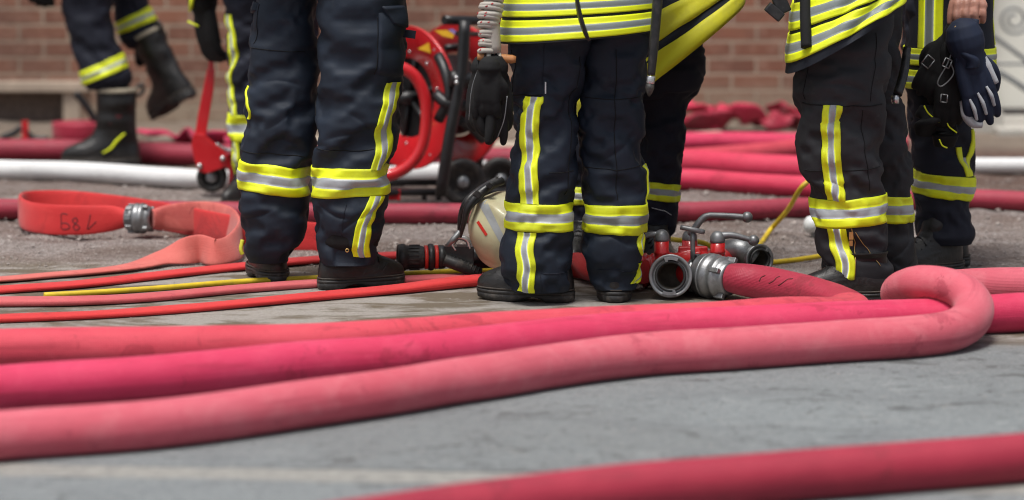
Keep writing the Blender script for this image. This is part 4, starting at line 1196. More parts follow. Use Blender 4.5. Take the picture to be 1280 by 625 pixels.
# ------------------------------------------------------------------ hose reel cart
def reel_cart():
    Y = 3500 * 1.25 / (256 + 157)
    P = lambda x, y, d=0: V(x, y, Y + d)
    root = empty('hose_reel_cart', P(560, 256) * np.array([1, 1, 0]), 'red hose reel on a black wheeled frame between the two firefighters', 'hose reel')
    yaw = R(48); ax = np.array([math.cos(PI / 2 - yaw), math.sin(PI / 2 - yaw), 0])   # reel axle, away to the right
    def flange(c, Rr, ri, name, mat, rivets=True, off=1):
        e1 = np.cross(ax, [0, 0, 1.0]); e1 /= np.linalg.norm(e1); e2 = np.array([0, 0, 1.0])
        mb = MB(); a = np.arange(72) / 72 * 2 * PI
        d = np.cos(a)[:, None] * e1 + np.sin(a)[:, None] * e2
        prof = [(-.012, Rr * .985), (-.014, Rr), (.002, Rr), (.004, Rr * .985), (.002, ri * 1.06), (-.006, ri), (-.010, ri * 1.02)]
        g = np.array([c + ax * t + d * r for t, r in prof + [prof[0]]]); mb.grid(g[::-1], True)
        o = mb.build(name, mat, root)
        if rivets:
            for k in range(10):
                t = k / 10 * 2 * PI + .25; dd = math.cos(t) * e1 + math.sin(t) * e2
                for rr in (Rr * .9, Rr * .64):
                    mb = MB(); mb.lathe(c + dd * rr, -ax, [(.004, .008), (.010, .007), (.013, .003), (.0135, .0001)], 12); mb.build('rivet', M['chrome'], o)
        return o, e1, e2
    c0 = P(512, 122, -.02)
    fl, e1, e2 = flange(c0, .272, .15, 'near_flange', M['red_cart'])
    c1 = c0 + ax * .24
    flange(c1, .275, .16, 'far_flange', M['red_cart'], False)
    mb = MB(); mb.lathe(c0, ax, [(.01, .15), (.015, .155), (.235, .155), (.238, .15)], 48); mb.build('drum', M['black_metal'], root)
    mb = MB()
    for k in range(6):
        t = k * PI / 3 + .3; d = math.cos(t) * e1 + math.sin(t) * e2; mb.tube([c0 + d * .02, c0 + d * .19], .010, 10, sub=2)
    mb.lathe(c0, ax, [(-.05, .0001), (-.05, .018), (.0, .03), (.3, .03), (.32, .0001)], 24, cap=False); mb.build('spoke', M['black_metal'], root)
    # stickers on the flange: an upright triangle and a pale label
    def on(px, py, lift=.005):
        d = _ray(px, py); cam0 = np.array([0, 0, CAM_H]); t = np.dot(c0 - ax * (.014 + lift - .001) - cam0, ax) / np.dot(d, ax); return cam0 + d * t
    mb = MB(); t = [on(522, 61, .006), on(538.5, 66.5, .006), on(536, 53, .006)]; mb.add(t, [[0, 1, 2]], 0, smooth=False); mb.build('warning_triangle', M['sticker_y'], fl, flat=True)
    mb = MB(); mb.add([on(543, 38, .006), on(553, 45, .006), on(566, 48, .006), on(568, 42, .006), on(558, 37.5, .006)], [[0, 1, 2, 3, 4]], smooth=False); mb.build('yellow_label', M['sticker_y'], fl, flat=True)
    mb = MB(); mb.add([on(560, 37, .007), on(568, 43, .007), on(571, 40, .007), on(566, 36, .007)], [[0, 1, 2, 3]], smooth=False); mb.build('violet_label', M['sticker_p'], fl, flat=True)
    # red tube guard
    mb = MB(); mb.tube([P(480, 92, -.3), P(498, 84, -.3), P(517, 94, -.3), P(530, 118, -.3), P(533, 150, -.3), P(527, 184, -.3), P(512, 206, -.3), P(490, 218, -.3), P(462, 220, -.3)], .022, 18, sub=10)
    mb.build('guard_tube', M['red_cart'], root)
    # black frame
    def leg(pts, r, name='frame_tube'):
        mb = MB(); mb.tube(pts, r, 12, sub=4); mb.build(name, M['black_metal'], root)
    leg([P(555, 25, -.36), P(600, 26, -.25), P(660, 28, .05)], .017, 'push_bar')
    leg([P(581, 26, -.34), P(577, 90, -.36), P(562, 170, -.38), P(551, 244, -.36)], .022)
    leg([P(572, 42, -.30), P(600, 43, -.1), P(640, 44, .05)], .010)
    leg([P(620, 44, .1), P(612, 120, .1), P(600, 190, .1), P(594, 245, .1)], .017)
    leg([P(455, 240, -.3), P(520, 240, -.15), P(580, 240, -.02), P(650, 240, .05)], .015)
    leg([P(455, 228, .1), P(650, 228, .2)], .013)
    leg([P(562, 98, -.36), P(585, 100, -.34), P(606, 108, -.3)], .030, 'brake_block')
    leg([P(548, 150, -.30), P(562, 120, -.33), P(556, 88, -.30), P(548, 70, -.25)], .020, 'chain_guard')
    leg([P(575, 150, -.30), P(590, 160, -.25), P(604, 175, -.2)], .018, 'axle_arm')
    leg([P(545, 118, -.30), P(560, 130, -.33), P(590, 132, -.3)], .022, 'crank')
    leg([P(556, 60, .1), P(590, 56, .15), P(620, 60, .2)], .012)
    leg([P(549, 238, -.12), P(548, 250, -.12)], .012, 'foot')
    leg([P(530, 240, -.1), P(530, 250, -.1)], .010, 'foot')
    for dx in (0, 1):
        mb = MB(); mb.lathe(P(570.5, 97 + dx * 6, -.40), (0, -1, 0), [(0, .008), (.006, .007), (.008, .0001)], 12); mb.build('bolt', M['chrome'], root)
    # wheel
    def wheel(c, a, r, w, par):
        mb = MB(); mb.lathe(c, a, [(-w / 2, r * .62), (-w / 2, r * .88), (-w * .38, r * .98), (0, r), (w * .38, r * .98), (w / 2, r * .88), (w / 2, r * .62), (w * .3, r * .58), (w * .2, r * .3), (w * .35, r * .2), (w * .35, .0001)], 56, cap=False)
        o = mb.build('wheel', M['rubber'], par)
        mb = MB(); mb.lathe(c, a, [(w * .3, .024), (w * .45, .022), (w * .62, .016), (w * .66, .0001)], 28); mb.build('hub', M['wheel_hub'], o)
        return o
    wa = -np.array([math.sin(R(12)) * -1, math.cos(R(12)), 0])
    wheel(P(578, 227, -.16), wa, .088, .05, root)
    wheel(P(625, 224, .35), wa, .088, .05, root)
    mb = MB(); mb.box(P(492, 243, -.2), (.05, .03, .04)); mb.build('red_clamp', M['red_cart'], root)
    # tow lever with jockey wheel
    Y2 = 3500 * 1.25 / (243 + 157)
    Q = lambda x, y, d=0: V(x, y, Y2 + d)
    r2 = empty('tow_lever', Q(268, 243) * np.array([1, 1, 0]), 'tall red lever with a small black wheel, gripped by the black glove', 'lever')
    def plate(mb, pts, d0, d1, m=0):
        f = [Q(a, b, d0) for a, b in pts]; k = [Q(a, b, d1) for a, b in pts]
        n = len(pts); mb.add(f + k, [list(range(n)), list(range(2 * n - 1, n - 1, -1))] + [[i, i + n, (i + 1) % n + n, (i + 1) % n] for i in range(n)], m, smooth=False)
    mb = MB(); plate(mb, [(259, 86), (269, 86), (267, 112), (257, 172), (243, 172), (248, 140)], -.012, .012)
    plate(mb, [(262.5, 60), (266, 60), (268, 88), (260, 88)], -.010, .010)
    o = mb.build('lever_bar', M['red_cart'], r2); bv = o.modifiers.new('b', 'BEVEL'); bv.width = .003; bv.segments = 2
    mb = MB(); plate(mb, [(242, 167), (239, 182), (243, 200), (248, 214), (258, 217), (284, 208), (285, 193), (280, 189), (262, 175), (256, 168)], -.06, -.05); plate(mb, [(242, 167), (239, 182), (243, 200), (248, 214), (258, 217), (284, 208), (285, 193), (280, 189), (262, 175), (256, 168)], .03, .04)
    plate(mb, [(243, 168), (257, 169), (280, 189), (276, 195), (250, 178)], -.05, .03)
    o = mb.build('wheel_fork', M['red_cart'], r2); bv = o.modifiers.new('b', 'BEVEL'); bv.width = .003; bv.segments = 2
    mb = MB(); plate(mb, [(282, 192), (300, 194), (306, 210), (296, 214), (296, 248), (285, 248), (286, 212), (276, 206)], -.02, .02); o = mb.build('link_post', M['red_cart'], r2); bv = o.modifiers.new('b', 'BEVEL'); bv.width = .003; bv.segments = 2
    for x, y in ((250, 207.5), (278.5, 198)):
        mb = MB(); mb.lathe(Q(x, y, -.06), (0, -1, 0), [(0, .012), (.006, .011), (.012, .007), (.013, .0001)], 18); mb.build('bolt', M['chrome'], r2)
    mb = MB(); mb.tube([Q(270, 180, -.03), Q(280, 186, -.03), Q(300, 190, -.03)], .008, 10); mb.build('pin', M['chrome'], r2)
    wheel(Q(265, 221, -.01), np.array([0, -1, 0]), .060, .05, r2)
reel_cart()
# ------------------------------------------------------------------ bodies, clothes, boots
def chain(mb, pts, n=16, sub=6, sq=None):
    """tapered limb with rounded ends; pts rows x,y,z,r"""
    C = catmull(np.asarray(pts, float), sub)
    P, r = C[:, :3], C[:, 3]
    T0 = P[0] - P[1]; T0 /= np.linalg.norm(T0); T1 = P[-1] - P[-2]; T1 /= np.linalg.norm(T1)
    pre = [P[0] + T0 * r[0] * math.sin(a) for a in (1.5, 1.1, .6)]; prr = [r[0] * math.cos(a) for a in (1.5, 1.1, .6)]
    post = [P[-1] + T1 * r[-1] * math.sin(a) for a in (.6, 1.1, 1.5)]; por = [r[-1] * math.cos(a) for a in (.6, 1.1, 1.5)]
    P = np.vstack([pre, P, post]); r = np.concatenate([prr, r, por])
    mb.grid(ring_sweep(P, r, n), True, cap0=True, cap1=True)

def fuse(mb, name, mats, parent, voxel, smooth=3, factor=.5):
    """weld overlapping shapes into one skin"""
    o = mb.build(name, mats, parent)
    md = o.modifiers.new('r', 'REMESH'); md.mode = 'VOXEL'; md.voxel_size = voxel
    sm = o.modifiers.new('s', 'SMOOTH'); sm.factor = factor; sm.iterations = smooth
    dg = bpy.context.evaluated_depsgraph_get()
    me = bpy.data.meshes.new_from_object(o.evaluated_get(dg))
    o.modifiers.clear(); old = o.data; o.data = me; bpy.data.meshes.remove(old)
    if not me.materials:
        me.materials.append(mats)
    me.shade_smooth()
    return o

def frame(toe, up=(0, 0, 1)):
    x = np.asarray(toe, float); x /= np.linalg.norm(x)
    z = np.asarray(up, float); y = np.cross(z, x); y /= np.linalg.norm(y); z = np.cross(x, y)
    return np.array([x, y, z])        # rows

def boot(parent, heel_px, toe, up=(0, 0, 1), origin=None, size=1.0, shaft=.26, trim=None, seed=0, label=None):
    """origin: point on the ground under the ankle"""
    Fm = frame(toe, up); o0 = np.asarray(origin, float)
    rs = np.random.default_rng(seed)
    def W(p): return o0 + (np.asarray(p) * size) @ Fm
    nt = 64; th = np.arange(nt) / nt * 2 * PI
    def outline(f, bk, w, z, toe_sq=2.4, waist=.0):
        c, s = np.cos(th), np.sin(th)
        r = (np.abs(c) ** toe_sq + np.abs(s) ** toe_sq) ** (-1 / toe_sq)
        x = np.where(c > 0, f, bk) * c * r
        t = np.clip((x + bk) / (f + bk), 0, 1)
        wid = w * (1 - waist * np.exp(-((t - .42) / .16) ** 2)) * (1 - .13 * np.clip((.3 - t) / .3, 0, 1)) * (1 - .05 * np.clip((t - .8) / .2, 0, 1))
        return np.c_[x, wid * s * r + .006 * np.sin(t * PI), np.full(nt, z)]
    # upper: slices from sole to top
    pz = [(.022, .186, .083, .0485, .10), (.035, .193, .086, .0495, .09), (.048, .194, .087, .0495, .07), (.060, .190, .086, .0485, .05), (.072, .178, .084, .0465, .03), (.082, .158, .082, .0445, .02), (.092, .132, .080, .0430, 0), (.104, .108, .078, .0425, 0), (.118, .088, .076, .043, 0), (.136, .074, .074, .045, 0),
          (.16, .068, .073, .048, 0), (.20, .066, .074, .051, 0), (.24, .066, .076, .054, 0), (shaft, .068, .078, .056, 0)]
    pz = np.array([p for p in pz if p[0] <= shaft + 1e-6]); zz = np.concatenate([np.linspace(.022, .14, 34), np.linspace(.145, shaft, max(3, int((shaft - .14) / .008)))])
    g = []
    for z in zz:
        f, bk, w, wa = [np.interp(z, pz[:, 0], pz[:, i]) for i in (1, 2, 3, 4)]
        o = outline(f, bk, w, z, 2.2, wa)
        # creases over the instep and wrinkles of the shaft
        x = o[:, 0]
        cr = np.zeros(nt)
        for q, (cx, ww, am) in enumerate(((.11, .007, .0028), (.085, .007, .0026), (.064, .008, .003))):
            cr -= am * np.exp(-((x - cx - (z - .08) * .5) / ww) ** 2) * (z > .04)
        cr += .0016 * np.exp(-((x - .135) / .005) ** 2) * (z < .09)          # toe cap seam
        cr += .003 * math.sin(z * 95 + seed) * np.clip((z - .13) / .05, 0, 1) * np.cos(th * 1 + seed) + .002 * math.sin(z * 60 + seed * 2) * np.sin(th * 2)
        nrm = np.c_[np.cos(th), np.sin(th), 0 * th]
        g.append(W(o + nrm * cr[:, None]))
    g = np.array(g)
    mb = MB(); mb.grid(g, True, cap1=True)
    b = mb.build('boot', M['boot'], parent)
    if label: b['label'] = label
    # sole: welt, midsole, treaded bottom with a heel break
    mb = MB(); s = []
    for z, k in ((.0, -.003), (.004, .0025), (.010, .0045), (.020, .0045), (.0215, .0025), (.0225, .0055), (.030, .0055), (.0315, .002), (.034, -.004)):
        o = outline(.190 + k, .084 + k, .0485 + k, z, 2.5, .13)
        x = o[:, 0]
        if z < .015:
            lift = np.exp(-((x - .0 - .022) / .03) ** 4) * .017 + np.clip((x - .14) / .06, 0, 1) ** 2 * .010
            o[:, 2] += lift * (1 - z / .015)
        else:
            o[:, 2] += np.clip((x - .14) / .06, 0, 1) ** 2 * .004
        if z < .02:
            tooth = (np.sin(x * 460) > .1) * .0038
            nn = np.c_[np.cos(th), np.sin(th), 0 * th]; o = o - nn * tooth[:, None]
        s.append(W(o))
    mb.grid(np.array(s), True, cap0=True, cap1=True)
    mb.build('sole', M['rubber'], b)
    mb = MB(); mb.grid(np.array([W(outline(.190 + k, .084 + k, .0485 + k, z, 2.5, .13)) for z, k in ((.0335, .001), (.0345, .0048), (.0375, .0048), (.0385, .001))]), True); mb.build('welt', M['welt'], b)
    if trim:
        mb = MB(); q = []
        for dz, k in ((-.012, .0015), (-.002, .003), (.0015, .001), (.002, -.004)):
            f, bk, w = [np.interp(shaft, pz[:, 0], pz[:, i]) for i in (1, 2, 3)]
            q.append(W(outline(f + k, bk + k, w + k, shaft + dz, 2.2)))
        mb.grid(np.array(q), True); mb.build('top_trim', M['lining'], b)
        mb = MB(); mb.tube([W((-.078, 0, shaft - .03)), W((-.10, 0, shaft - .012)), W((-.096, 0, shaft + .012)), W((-.076, 0, shaft + .002))], .008, 10); mb.build('pull_loop', M['rubber'], b)
        for sd in ((-1, 1) if trim == 'mark' else ()):
            mb = MB(); pts = [W((-.035, sd * .052, .128)), W((-.005, sd * .0535, .10)), W((.015, sd * .054, .075)), W((.045, sd * .0535, .058))]
            mb.tube(pts, [.004, .0062, .0055, .003], 8); mb.build('yellow_piping', M['yellow'], b)
        mb = MB()
        for q_ in range(3):
            mb.box(W((.01 - q_ * .012, .0535, .165 + q_ * .012)), (.022, .004, .010), Fm.T)
        if trim == 'mark': mb.build('red_mark', M['ink'], b)
    else:
        mb = MB(); tc = []
        for a in np.linspace(-1.25, 1.25, 15):
            tc.append(W((.140 - .022 * abs(a) ** 1.5, .0475 * math.sin(a), .040 + .044 * math.cos(a * .98))))
        mb.tube(tc, .0014, 6, sub=3); mb.build('toe_cap_seam', M['rubber'], b)
        mb = MB()
        for k in range(3):
            x = .10 - .018 * k; z = .088 + .013 * k
            mb.tube([W((x, -.036, z - .006)), W((x + .004, 0, z + .019)), W((x, .036, z - .006))], .0028, 8)
        mb.build('lace', M['black_knit'], b)
    return b

def full_body(root, facing, feet, tubes, hip_z, sh_c, arms, lean=(0, 0, 0), head_turn=0, hands=None, voxel=.011, mat=None):
    """one continuous figure inside the clothes. facing: unit vector; sh_c: centre between the shoulders"""
    f = np.array([facing[0], facing[1], 0.0]); f /= np.linalg.norm(f); s = np.array([f[1], -f[0], 0])   # s: the person's right
    mb = MB()
    hips = []
    for k, (ft, tb) in enumerate(zip(feet, tubes)):
        lo = np.asarray(ft, float)
        zs = [tb.z[0] + .02, tb.z[0] + (tb.z[-1] - tb.z[0]) * .35, tb.z[0] + (tb.z[-1] - tb.z[0]) * .6, min(tb.z[-1], hip_z)]
        c0 = [float(np.interp(tb.z[0] + .02, tb.z, a)) for a in (tb.cx, tb.cy)]
        pts = [[c0[0], c0[1], max(lo[2] + .10, tb.z[0] - .06), .026]]
        for z in zs:
            cx, cy, rx = np.interp(z, tb.z, tb.cx), np.interp(z, tb.z, tb.cy), np.interp(z, tb.z, tb.rx)
            pts.append([cx, cy, z, min(.052, rx * .42)])
        chain(mb, pts, 14, 4)
        foot_dir = ft[3] if len(ft) > 3 else f
        hips.append(np.array(pts[-1][:3]))
    hc = (hips[0] + hips[1]) / 2; hc[2] = hip_z
    sc = np.asarray(sh_c, float)
    mid = (hc + sc) / 2
    for q in (-1, 1):
        chain(mb, [[*(hc + s * .06 * q + np.array([0, 0, .09])), .06], [*(hc + s * .07 * q + np.array([0, 0, .12])), .08], [*(mid + s * .06 * q), .092], [*(sc + s * .09 * q - np.array([0, 0, .1])), .10], [*(sc + s * .08 * q), .075]], 16, 4)
    neck = sc + np.array([0, 0, .10]) + f * .01
    chain(mb, [[*(sc - f * .01), .075], [*neck, .055], [*(neck + np.array([0, 0, .06])), .052]], 14, 4)
    hd = neck + np.array([0, 0, .155]) + f * .02
    chain(mb, [[*(hd + np.array([0, 0, .03]) - f * .015), .084], [*(hd + f * .012 - np.array([0, 0, .03])), .074], [*(hd + f * .035 - np.array([0, 0, .078])), .048]], 18, 4)
    chain(mb, [[*(hd + f * .085 + np.array([0, 0, -.005])), .009], [*(hd + f * .10 - np.array([0, 0, .035])), .014]], 8, 3)
    for q in (-1, 1):
        chain(mb, [[*(hd + s * .082 * q + np.array([0, 0, .01]) - f * .01), .014], [*(hd + s * .080 * q + np.array([0, 0, -.03]) - f * .01), .010]], 8, 3)
        chain(mb, [[*(hd + f * .082 + s * .034 * q + np.array([0, 0, .0])), .012], [*(hd + f * .083 + s * .030 * q + np.array([0, 0, .0])), .012]], 8, 2)
    chain(mb, [[*(hd + f * .088 + s * .02 - np.array([0, 0, .066])), .008], [*(hd + f * .088 - s * .02 - np.array([0, 0, .066])), .008]], 8, 2)
    sleeves = []
    for q, (elbow, hand) in zip((-1, 1), arms):
        shp = sc + s * .175 * q - np.array([0, 0, .02])
        e, h = np.asarray(elbow, float), np.asarray(hand, float)
        chain(mb, [[*shp, .062], [*(shp * .5 + e * .5), .048], [*e, .042], [*(e * .5 + h * .5), .038], [*h, .028]], 14, 4)
        sleeves.append((shp, e, h))
    if hands: hands(mb)
    body = fuse(mb, 'body', mat or M['skin'], root, voxel, 3)
    # skin shows only at the head and hands: the rest of the same surface is a dark undersuit
    me = body.data; me.materials.append(M['black_knit'])
    vz = np.zeros(len(me.polygons) * 3); me.polygons.foreach_get('center', vz); vz = vz.reshape(-1, 3)
    under = vz[:, 2] < sc[2] + .03
    for _, hnd in arms: under &= np.linalg.norm(vz - np.asarray(hnd), axis=1) > .16
    me.polygons.foreach_set('material_index', under.astype(np.int32))
    Rm = Matrix(((s[0], f[0], 0), (s[1], f[1], 0), (0, 0, 1)))
    mb = MB(); helmet_shape(mb, hd + np.array([0, 0, .045]), Rm, .125); mb.build('helmet', M['cream'], root)
    return body, sleeves, s, f

def sleeve(root, pts, mat, cuff=True, band=True, r=(.085, .075, .07, .062, .058), seed=0, cut=.93):
    shp, e, h = pts
    h2 = e + (h - e) * cut
    P = catmull(np.array([shp, shp * .5 + e * .5, e, e * .5 + h2 * .5, h2]), 12)
    rr = np.interp(np.linspace(0, 1, len(P)), np.linspace(0, 1, len(r)), r)
    g = ring_sweep(P, rr, 40); rs = np.random.default_rng(seed)
    t = np.linspace(0, 1, len(P))[:, None]; a = np.arange(40)[None] / 40 * 2 * PI
    w = sum(np.sin(rs.uniform(14, 40) * t + rs.uniform(0, 7) + rs.integers(1, 3) * a) for _ in range(9)) / 9 * .008
    g = g + (g - P[:, None]) / rr[:, None, None] * w[..., None]
    mb = MB(); mb.grid(g, True, cap0=True, cap1=True); o = mb.build('sleeve', mat, root)
    if band:
        i0 = int(len(P) * .80); mb = MB()
        c = P[i0:i0 + 5][:, None]; gg = c + (g[i0:i0 + 5] - c) * 1.05
        mb.grid(gg, True, mat=[0, 1, 1, 0]); mb.build('reflective_band', [M['yellow'], M['silver']], o)
    return o

def glove(root, pose, mat, name='glove', voxel=.0045, palm_mat=None, wrist_r=.042, cuff_len=.09, parent_is_thing=False):
    """pose: origin (wrist), d (towards finger tips), n (back of hand), curl per finger in radians"""
    o0 = np.asarray(pose['o'], float); d = np.asarray(pose['d'], float); d /= np.linalg.norm(d)
    n = np.asarray(pose['n'], float); n = n - d * np.dot(n, d); n /= np.linalg.norm(n); s = np.cross(d, n)
    k = pose.get('size', 1.0); curl = pose.get('curl', (.25, .3, .35, .4)); side = pose.get('thumb', 1); spread = pose.get('spread', .07); fat = pose.get('fat', 1.0)
    L = pose.get('len', 1.0)
    mb = MB()
    def W(a, b, c): return o0 + (d * a + s * b + n * c) * k
    for b in (-.030, -.010, .010, .030):
        chain(mb, [[*W(.0, b * .75, 0), .019 * k * fat], [*W(.05, b * .95, .002), .0185 * k * fat], [*W(.092, b, 0), .0165 * k * fat]], 12, 3)
    lens = (.072, .082, .077, .060)
    for i, b in enumerate((.033, .011, -.011, -.033)):
        b *= side; c = curl[i]; a = spread * b / .033
        p = np.array([.095, b, 0.0]); ang = c * .4; pts = [[*W(*p), .0135 * k * fat]]
        for seg, fr in enumerate((.42, .32, .26)):
            p = p + np.array([math.cos(ang) * math.cos(a), math.cos(ang) * math.sin(a), -math.sin(ang)]) * lens[i] * fr * L
            ang += c; pts.append([*W(*p), (.0128, .0118, .0095)[seg] * k * fat])
        chain(mb, pts, 12, 4)
    tc = pose.get('thumb_curl', .4)
    chain(mb, [[*W(.018, side * .030, -.006), .018 * k * fat], [*W(.045, side * .052, -.014), .0165 * k * fat], [*W(.075, side * (.064 - tc * .02), -.024 - tc * .01), .014 * k * fat], [*W(.100, side * (.066 - tc * .05), -.030 - tc * .02), .0105 * k * fat]], 12, 4)
    if cuff_len:
        chain(mb, [[*W(-cuff_len, 0, 0), wrist_r * k * 1.05], [*W(-cuff_len * .5, 0, 0), wrist_r * k], [*W(-.005, 0, 0), wrist_r * k * .82], [*W(.02, 0, 0), wrist_r * k * .7]], 18, 4)
    return fuse(mb, name, mat, root, voxel, 2)

def stitch_line(root, pts, mat, r=.0012, name='seam'):
    mb = MB(); mb.tube(pts, r, 6, sub=6); return mb.build(name, mat, root)

def seam_on(tube, pts, off=.0008):
    out = []
    for a, b in zip(pts[:-1], pts[1:]):
        for t in np.linspace(0, 1, 10, endpoint=False):
            py, px = a[0] + (b[0] - a[0]) * t, a[1] + (b[1] - a[1]) * t
            z = tube.zpx(py); out.append(tube.at(np.array([tube.u_at(px, z)]), np.array([z]), off)[0])
    return out

def pelvis_tube(tubes, top_z, waist_rx, facing_side=False, seed=0, mb=None, zb=None, ry=.13):
    pass

def extend_rows(rows, Y, hip_px, hip_y, w):
    return rows

def jacket(root, cx_px, half_px, hem_py, Y, mat, tilt=None, depth=.8, seed=0, top=1.50, shoulder=.21, rows_extra=None, sc=None, folds=True, ev=None, power=2.3, **kw):
    """closed jacket body from the hem to the shoulders"""
    c = V(cx_px, hem_py, Y); s = F_PX / Y
    z0 = c[2]; rx0 = half_px / s
    cxs = c[0]; sx = sc[0] if sc is not None else cxs; sy = sc[1] if sc is not None else Y
    H = top - z0
    zs = [0, .12, .3, .6, .85, .95, 1.0]
    rxs = [rx0, rx0 * .97, rx0 * .92, max(rx0 * .9, shoulder * .98), shoulder, shoulder * .7, .08]
    T = Tube.__new__(Tube)
    rows = []
    for a, r in zip(zs, rxs):
        z = z0 + H * a; x = cxs + (sx - cxs) * a
        # rows are authored in photo places at distance Y
        t = (Y - 0) ; 
        py = 312.5 - F_PX * math.tan(math.atan2(z - CAM_H, Y) + THETA)
        q = V(640, py, Y)
        e = math.tan(0)
        px = lambda X: 640 + X / (V(641, py, Y)[0] - V(640, py, Y)[0])
        rows.append((py, px(x - r), px(x + r)))
    ry = depth
    T = Tube(rows, Y, depth=depth, seed=seed, folds=folds, tilt=tilt, ycurve=[(z0, 0), (z0 + H * .9, sy - Y), (z0 + H, sy - Y)], ev=ev or [(0, 1.03), (.15, 1.04), (.5, 1.02)], eu=1.0, power=power, inner=.96, outer=1.04, amp=.0035, crisp=1.0, crease=0, **kw)
    mb = MB(); mb.grid(T.P, True, cap1=True)
    inner = T.P[0] * 1.0; cc = inner.mean(0); i2 = cc + (inner - cc) * .97
    i3 = cc + (inner - cc) * .90 + np.array([0, 0, .03])
    mb.grid(np.array([i3, i2, inner]), True)
    o = mb.build('jacket', mat, root)
    return T, o

def trousers(root, tubes, mat, top_z=1.02, waist_r=.165, facing=(0, 1), Yc=None):
    """both legs and the seat as one garment"""
    mb = MB()
    for T in tubes:
        mb.grid(T.P, True, cap1=True)
        # turned-in hem
        a = T.P[0]; c = a.mean(0); b1 = c + (a - c) * .985 + np.array([0, 0, -.004]); b2 = c + (a - c) * .95; b3 = b2 + np.array([0, 0, .05])
        mb.grid(np.array([b3, b2, b1, a]), True)
    cs = [T.P[-1].mean(0) for T in tubes]; zt = min(c[2] for c in cs)
    m = (cs[0] + cs[1]) / 2
    half = abs(cs[0][0] - cs[1][0]) / 2 + max(T.rx[-1] for T in tubes) * .92
    half = max(half, .13)
    ry = max(max(T.ry[-1] for T in tubes), abs(cs[0][1] - cs[1][1]) / 2 + max(T.ry[-1] for T in tubes) * .8)
    g = []
    for a in np.linspace(0, 1, 14):
        z = zt - .06 + (top_z - zt + .06) * a
        k = min(1, .6 + a * 2.2) * (1 - .10 * a)
        u = np.arange(64) / 64 * 2 * PI
        r = (np.abs(np.cos(u)) ** 2.4 + np.abs(np.sin(u)) ** 2.4) ** (-1 / 2.4)
        g.append(np.c_[m[0] + half * k * np.cos(u) * r, m[1] + ry * k * np.sin(u) * r, np.full(64, z)])
    mb.grid(np.array(g), True, cap0=True, cap1=True)
    return mb.build('trousers', mat, root)
def band_on(T, parent, top, bot, mats=('yellow', 'silver'), off=.0035, u0=0, u1=2 * PI, split=((0, .33, 0), (.33, .67, 1), (.67, 1, 0)), name='reflective_band'):
    """top, bot: ((px_left, py), (px_right, py))"""
    def f(line):
        (xa, ya), (xb, yb) = line
        def g(u):
            z = (T.zpx(ya) + T.zpx(yb)) / 2; c = float(np.interp(z, T.z, T.cx)); r = float(np.interp(z, T.z, T.rx))
            X = c + r * math.cos(u) * float(T.pol(np.array(u)))
            XA, XB = V(xa, ya, T.Y)[0], V(xb, yb, T.Y)[0]
            t = (X - XA) / (XB - XA)
            return T.zpx(ya) * (1 - t) + T.zpx(yb) * t
        return g
    mb = MB(); T.hband(mb, f(top), f(bot), off, u0, u1, split); return mb.build(name, [M[k] for k in mats], parent)

def stripe_on(T, parent, pts, w, mats=('yellow', 'silver'), off=.0048, split=((0, .33, 0), (.33, .67, 1), (.67, 1, 0)), name='reflective_stripe'):
    mb = MB(); T.vband(mb, pts, w, off, split); return mb.build(name, [M[k] for k in mats], parent)

EV_LEG = [(0, 1.08), (.08, 1.20), (.15, 1.12), (.20, 1.02), (.28, 1.02), (.36, 1.12), (.5, 1.18), (.62, 1.08), (.9, 1.04)]
GP = 'firefighters standing among the hoses'

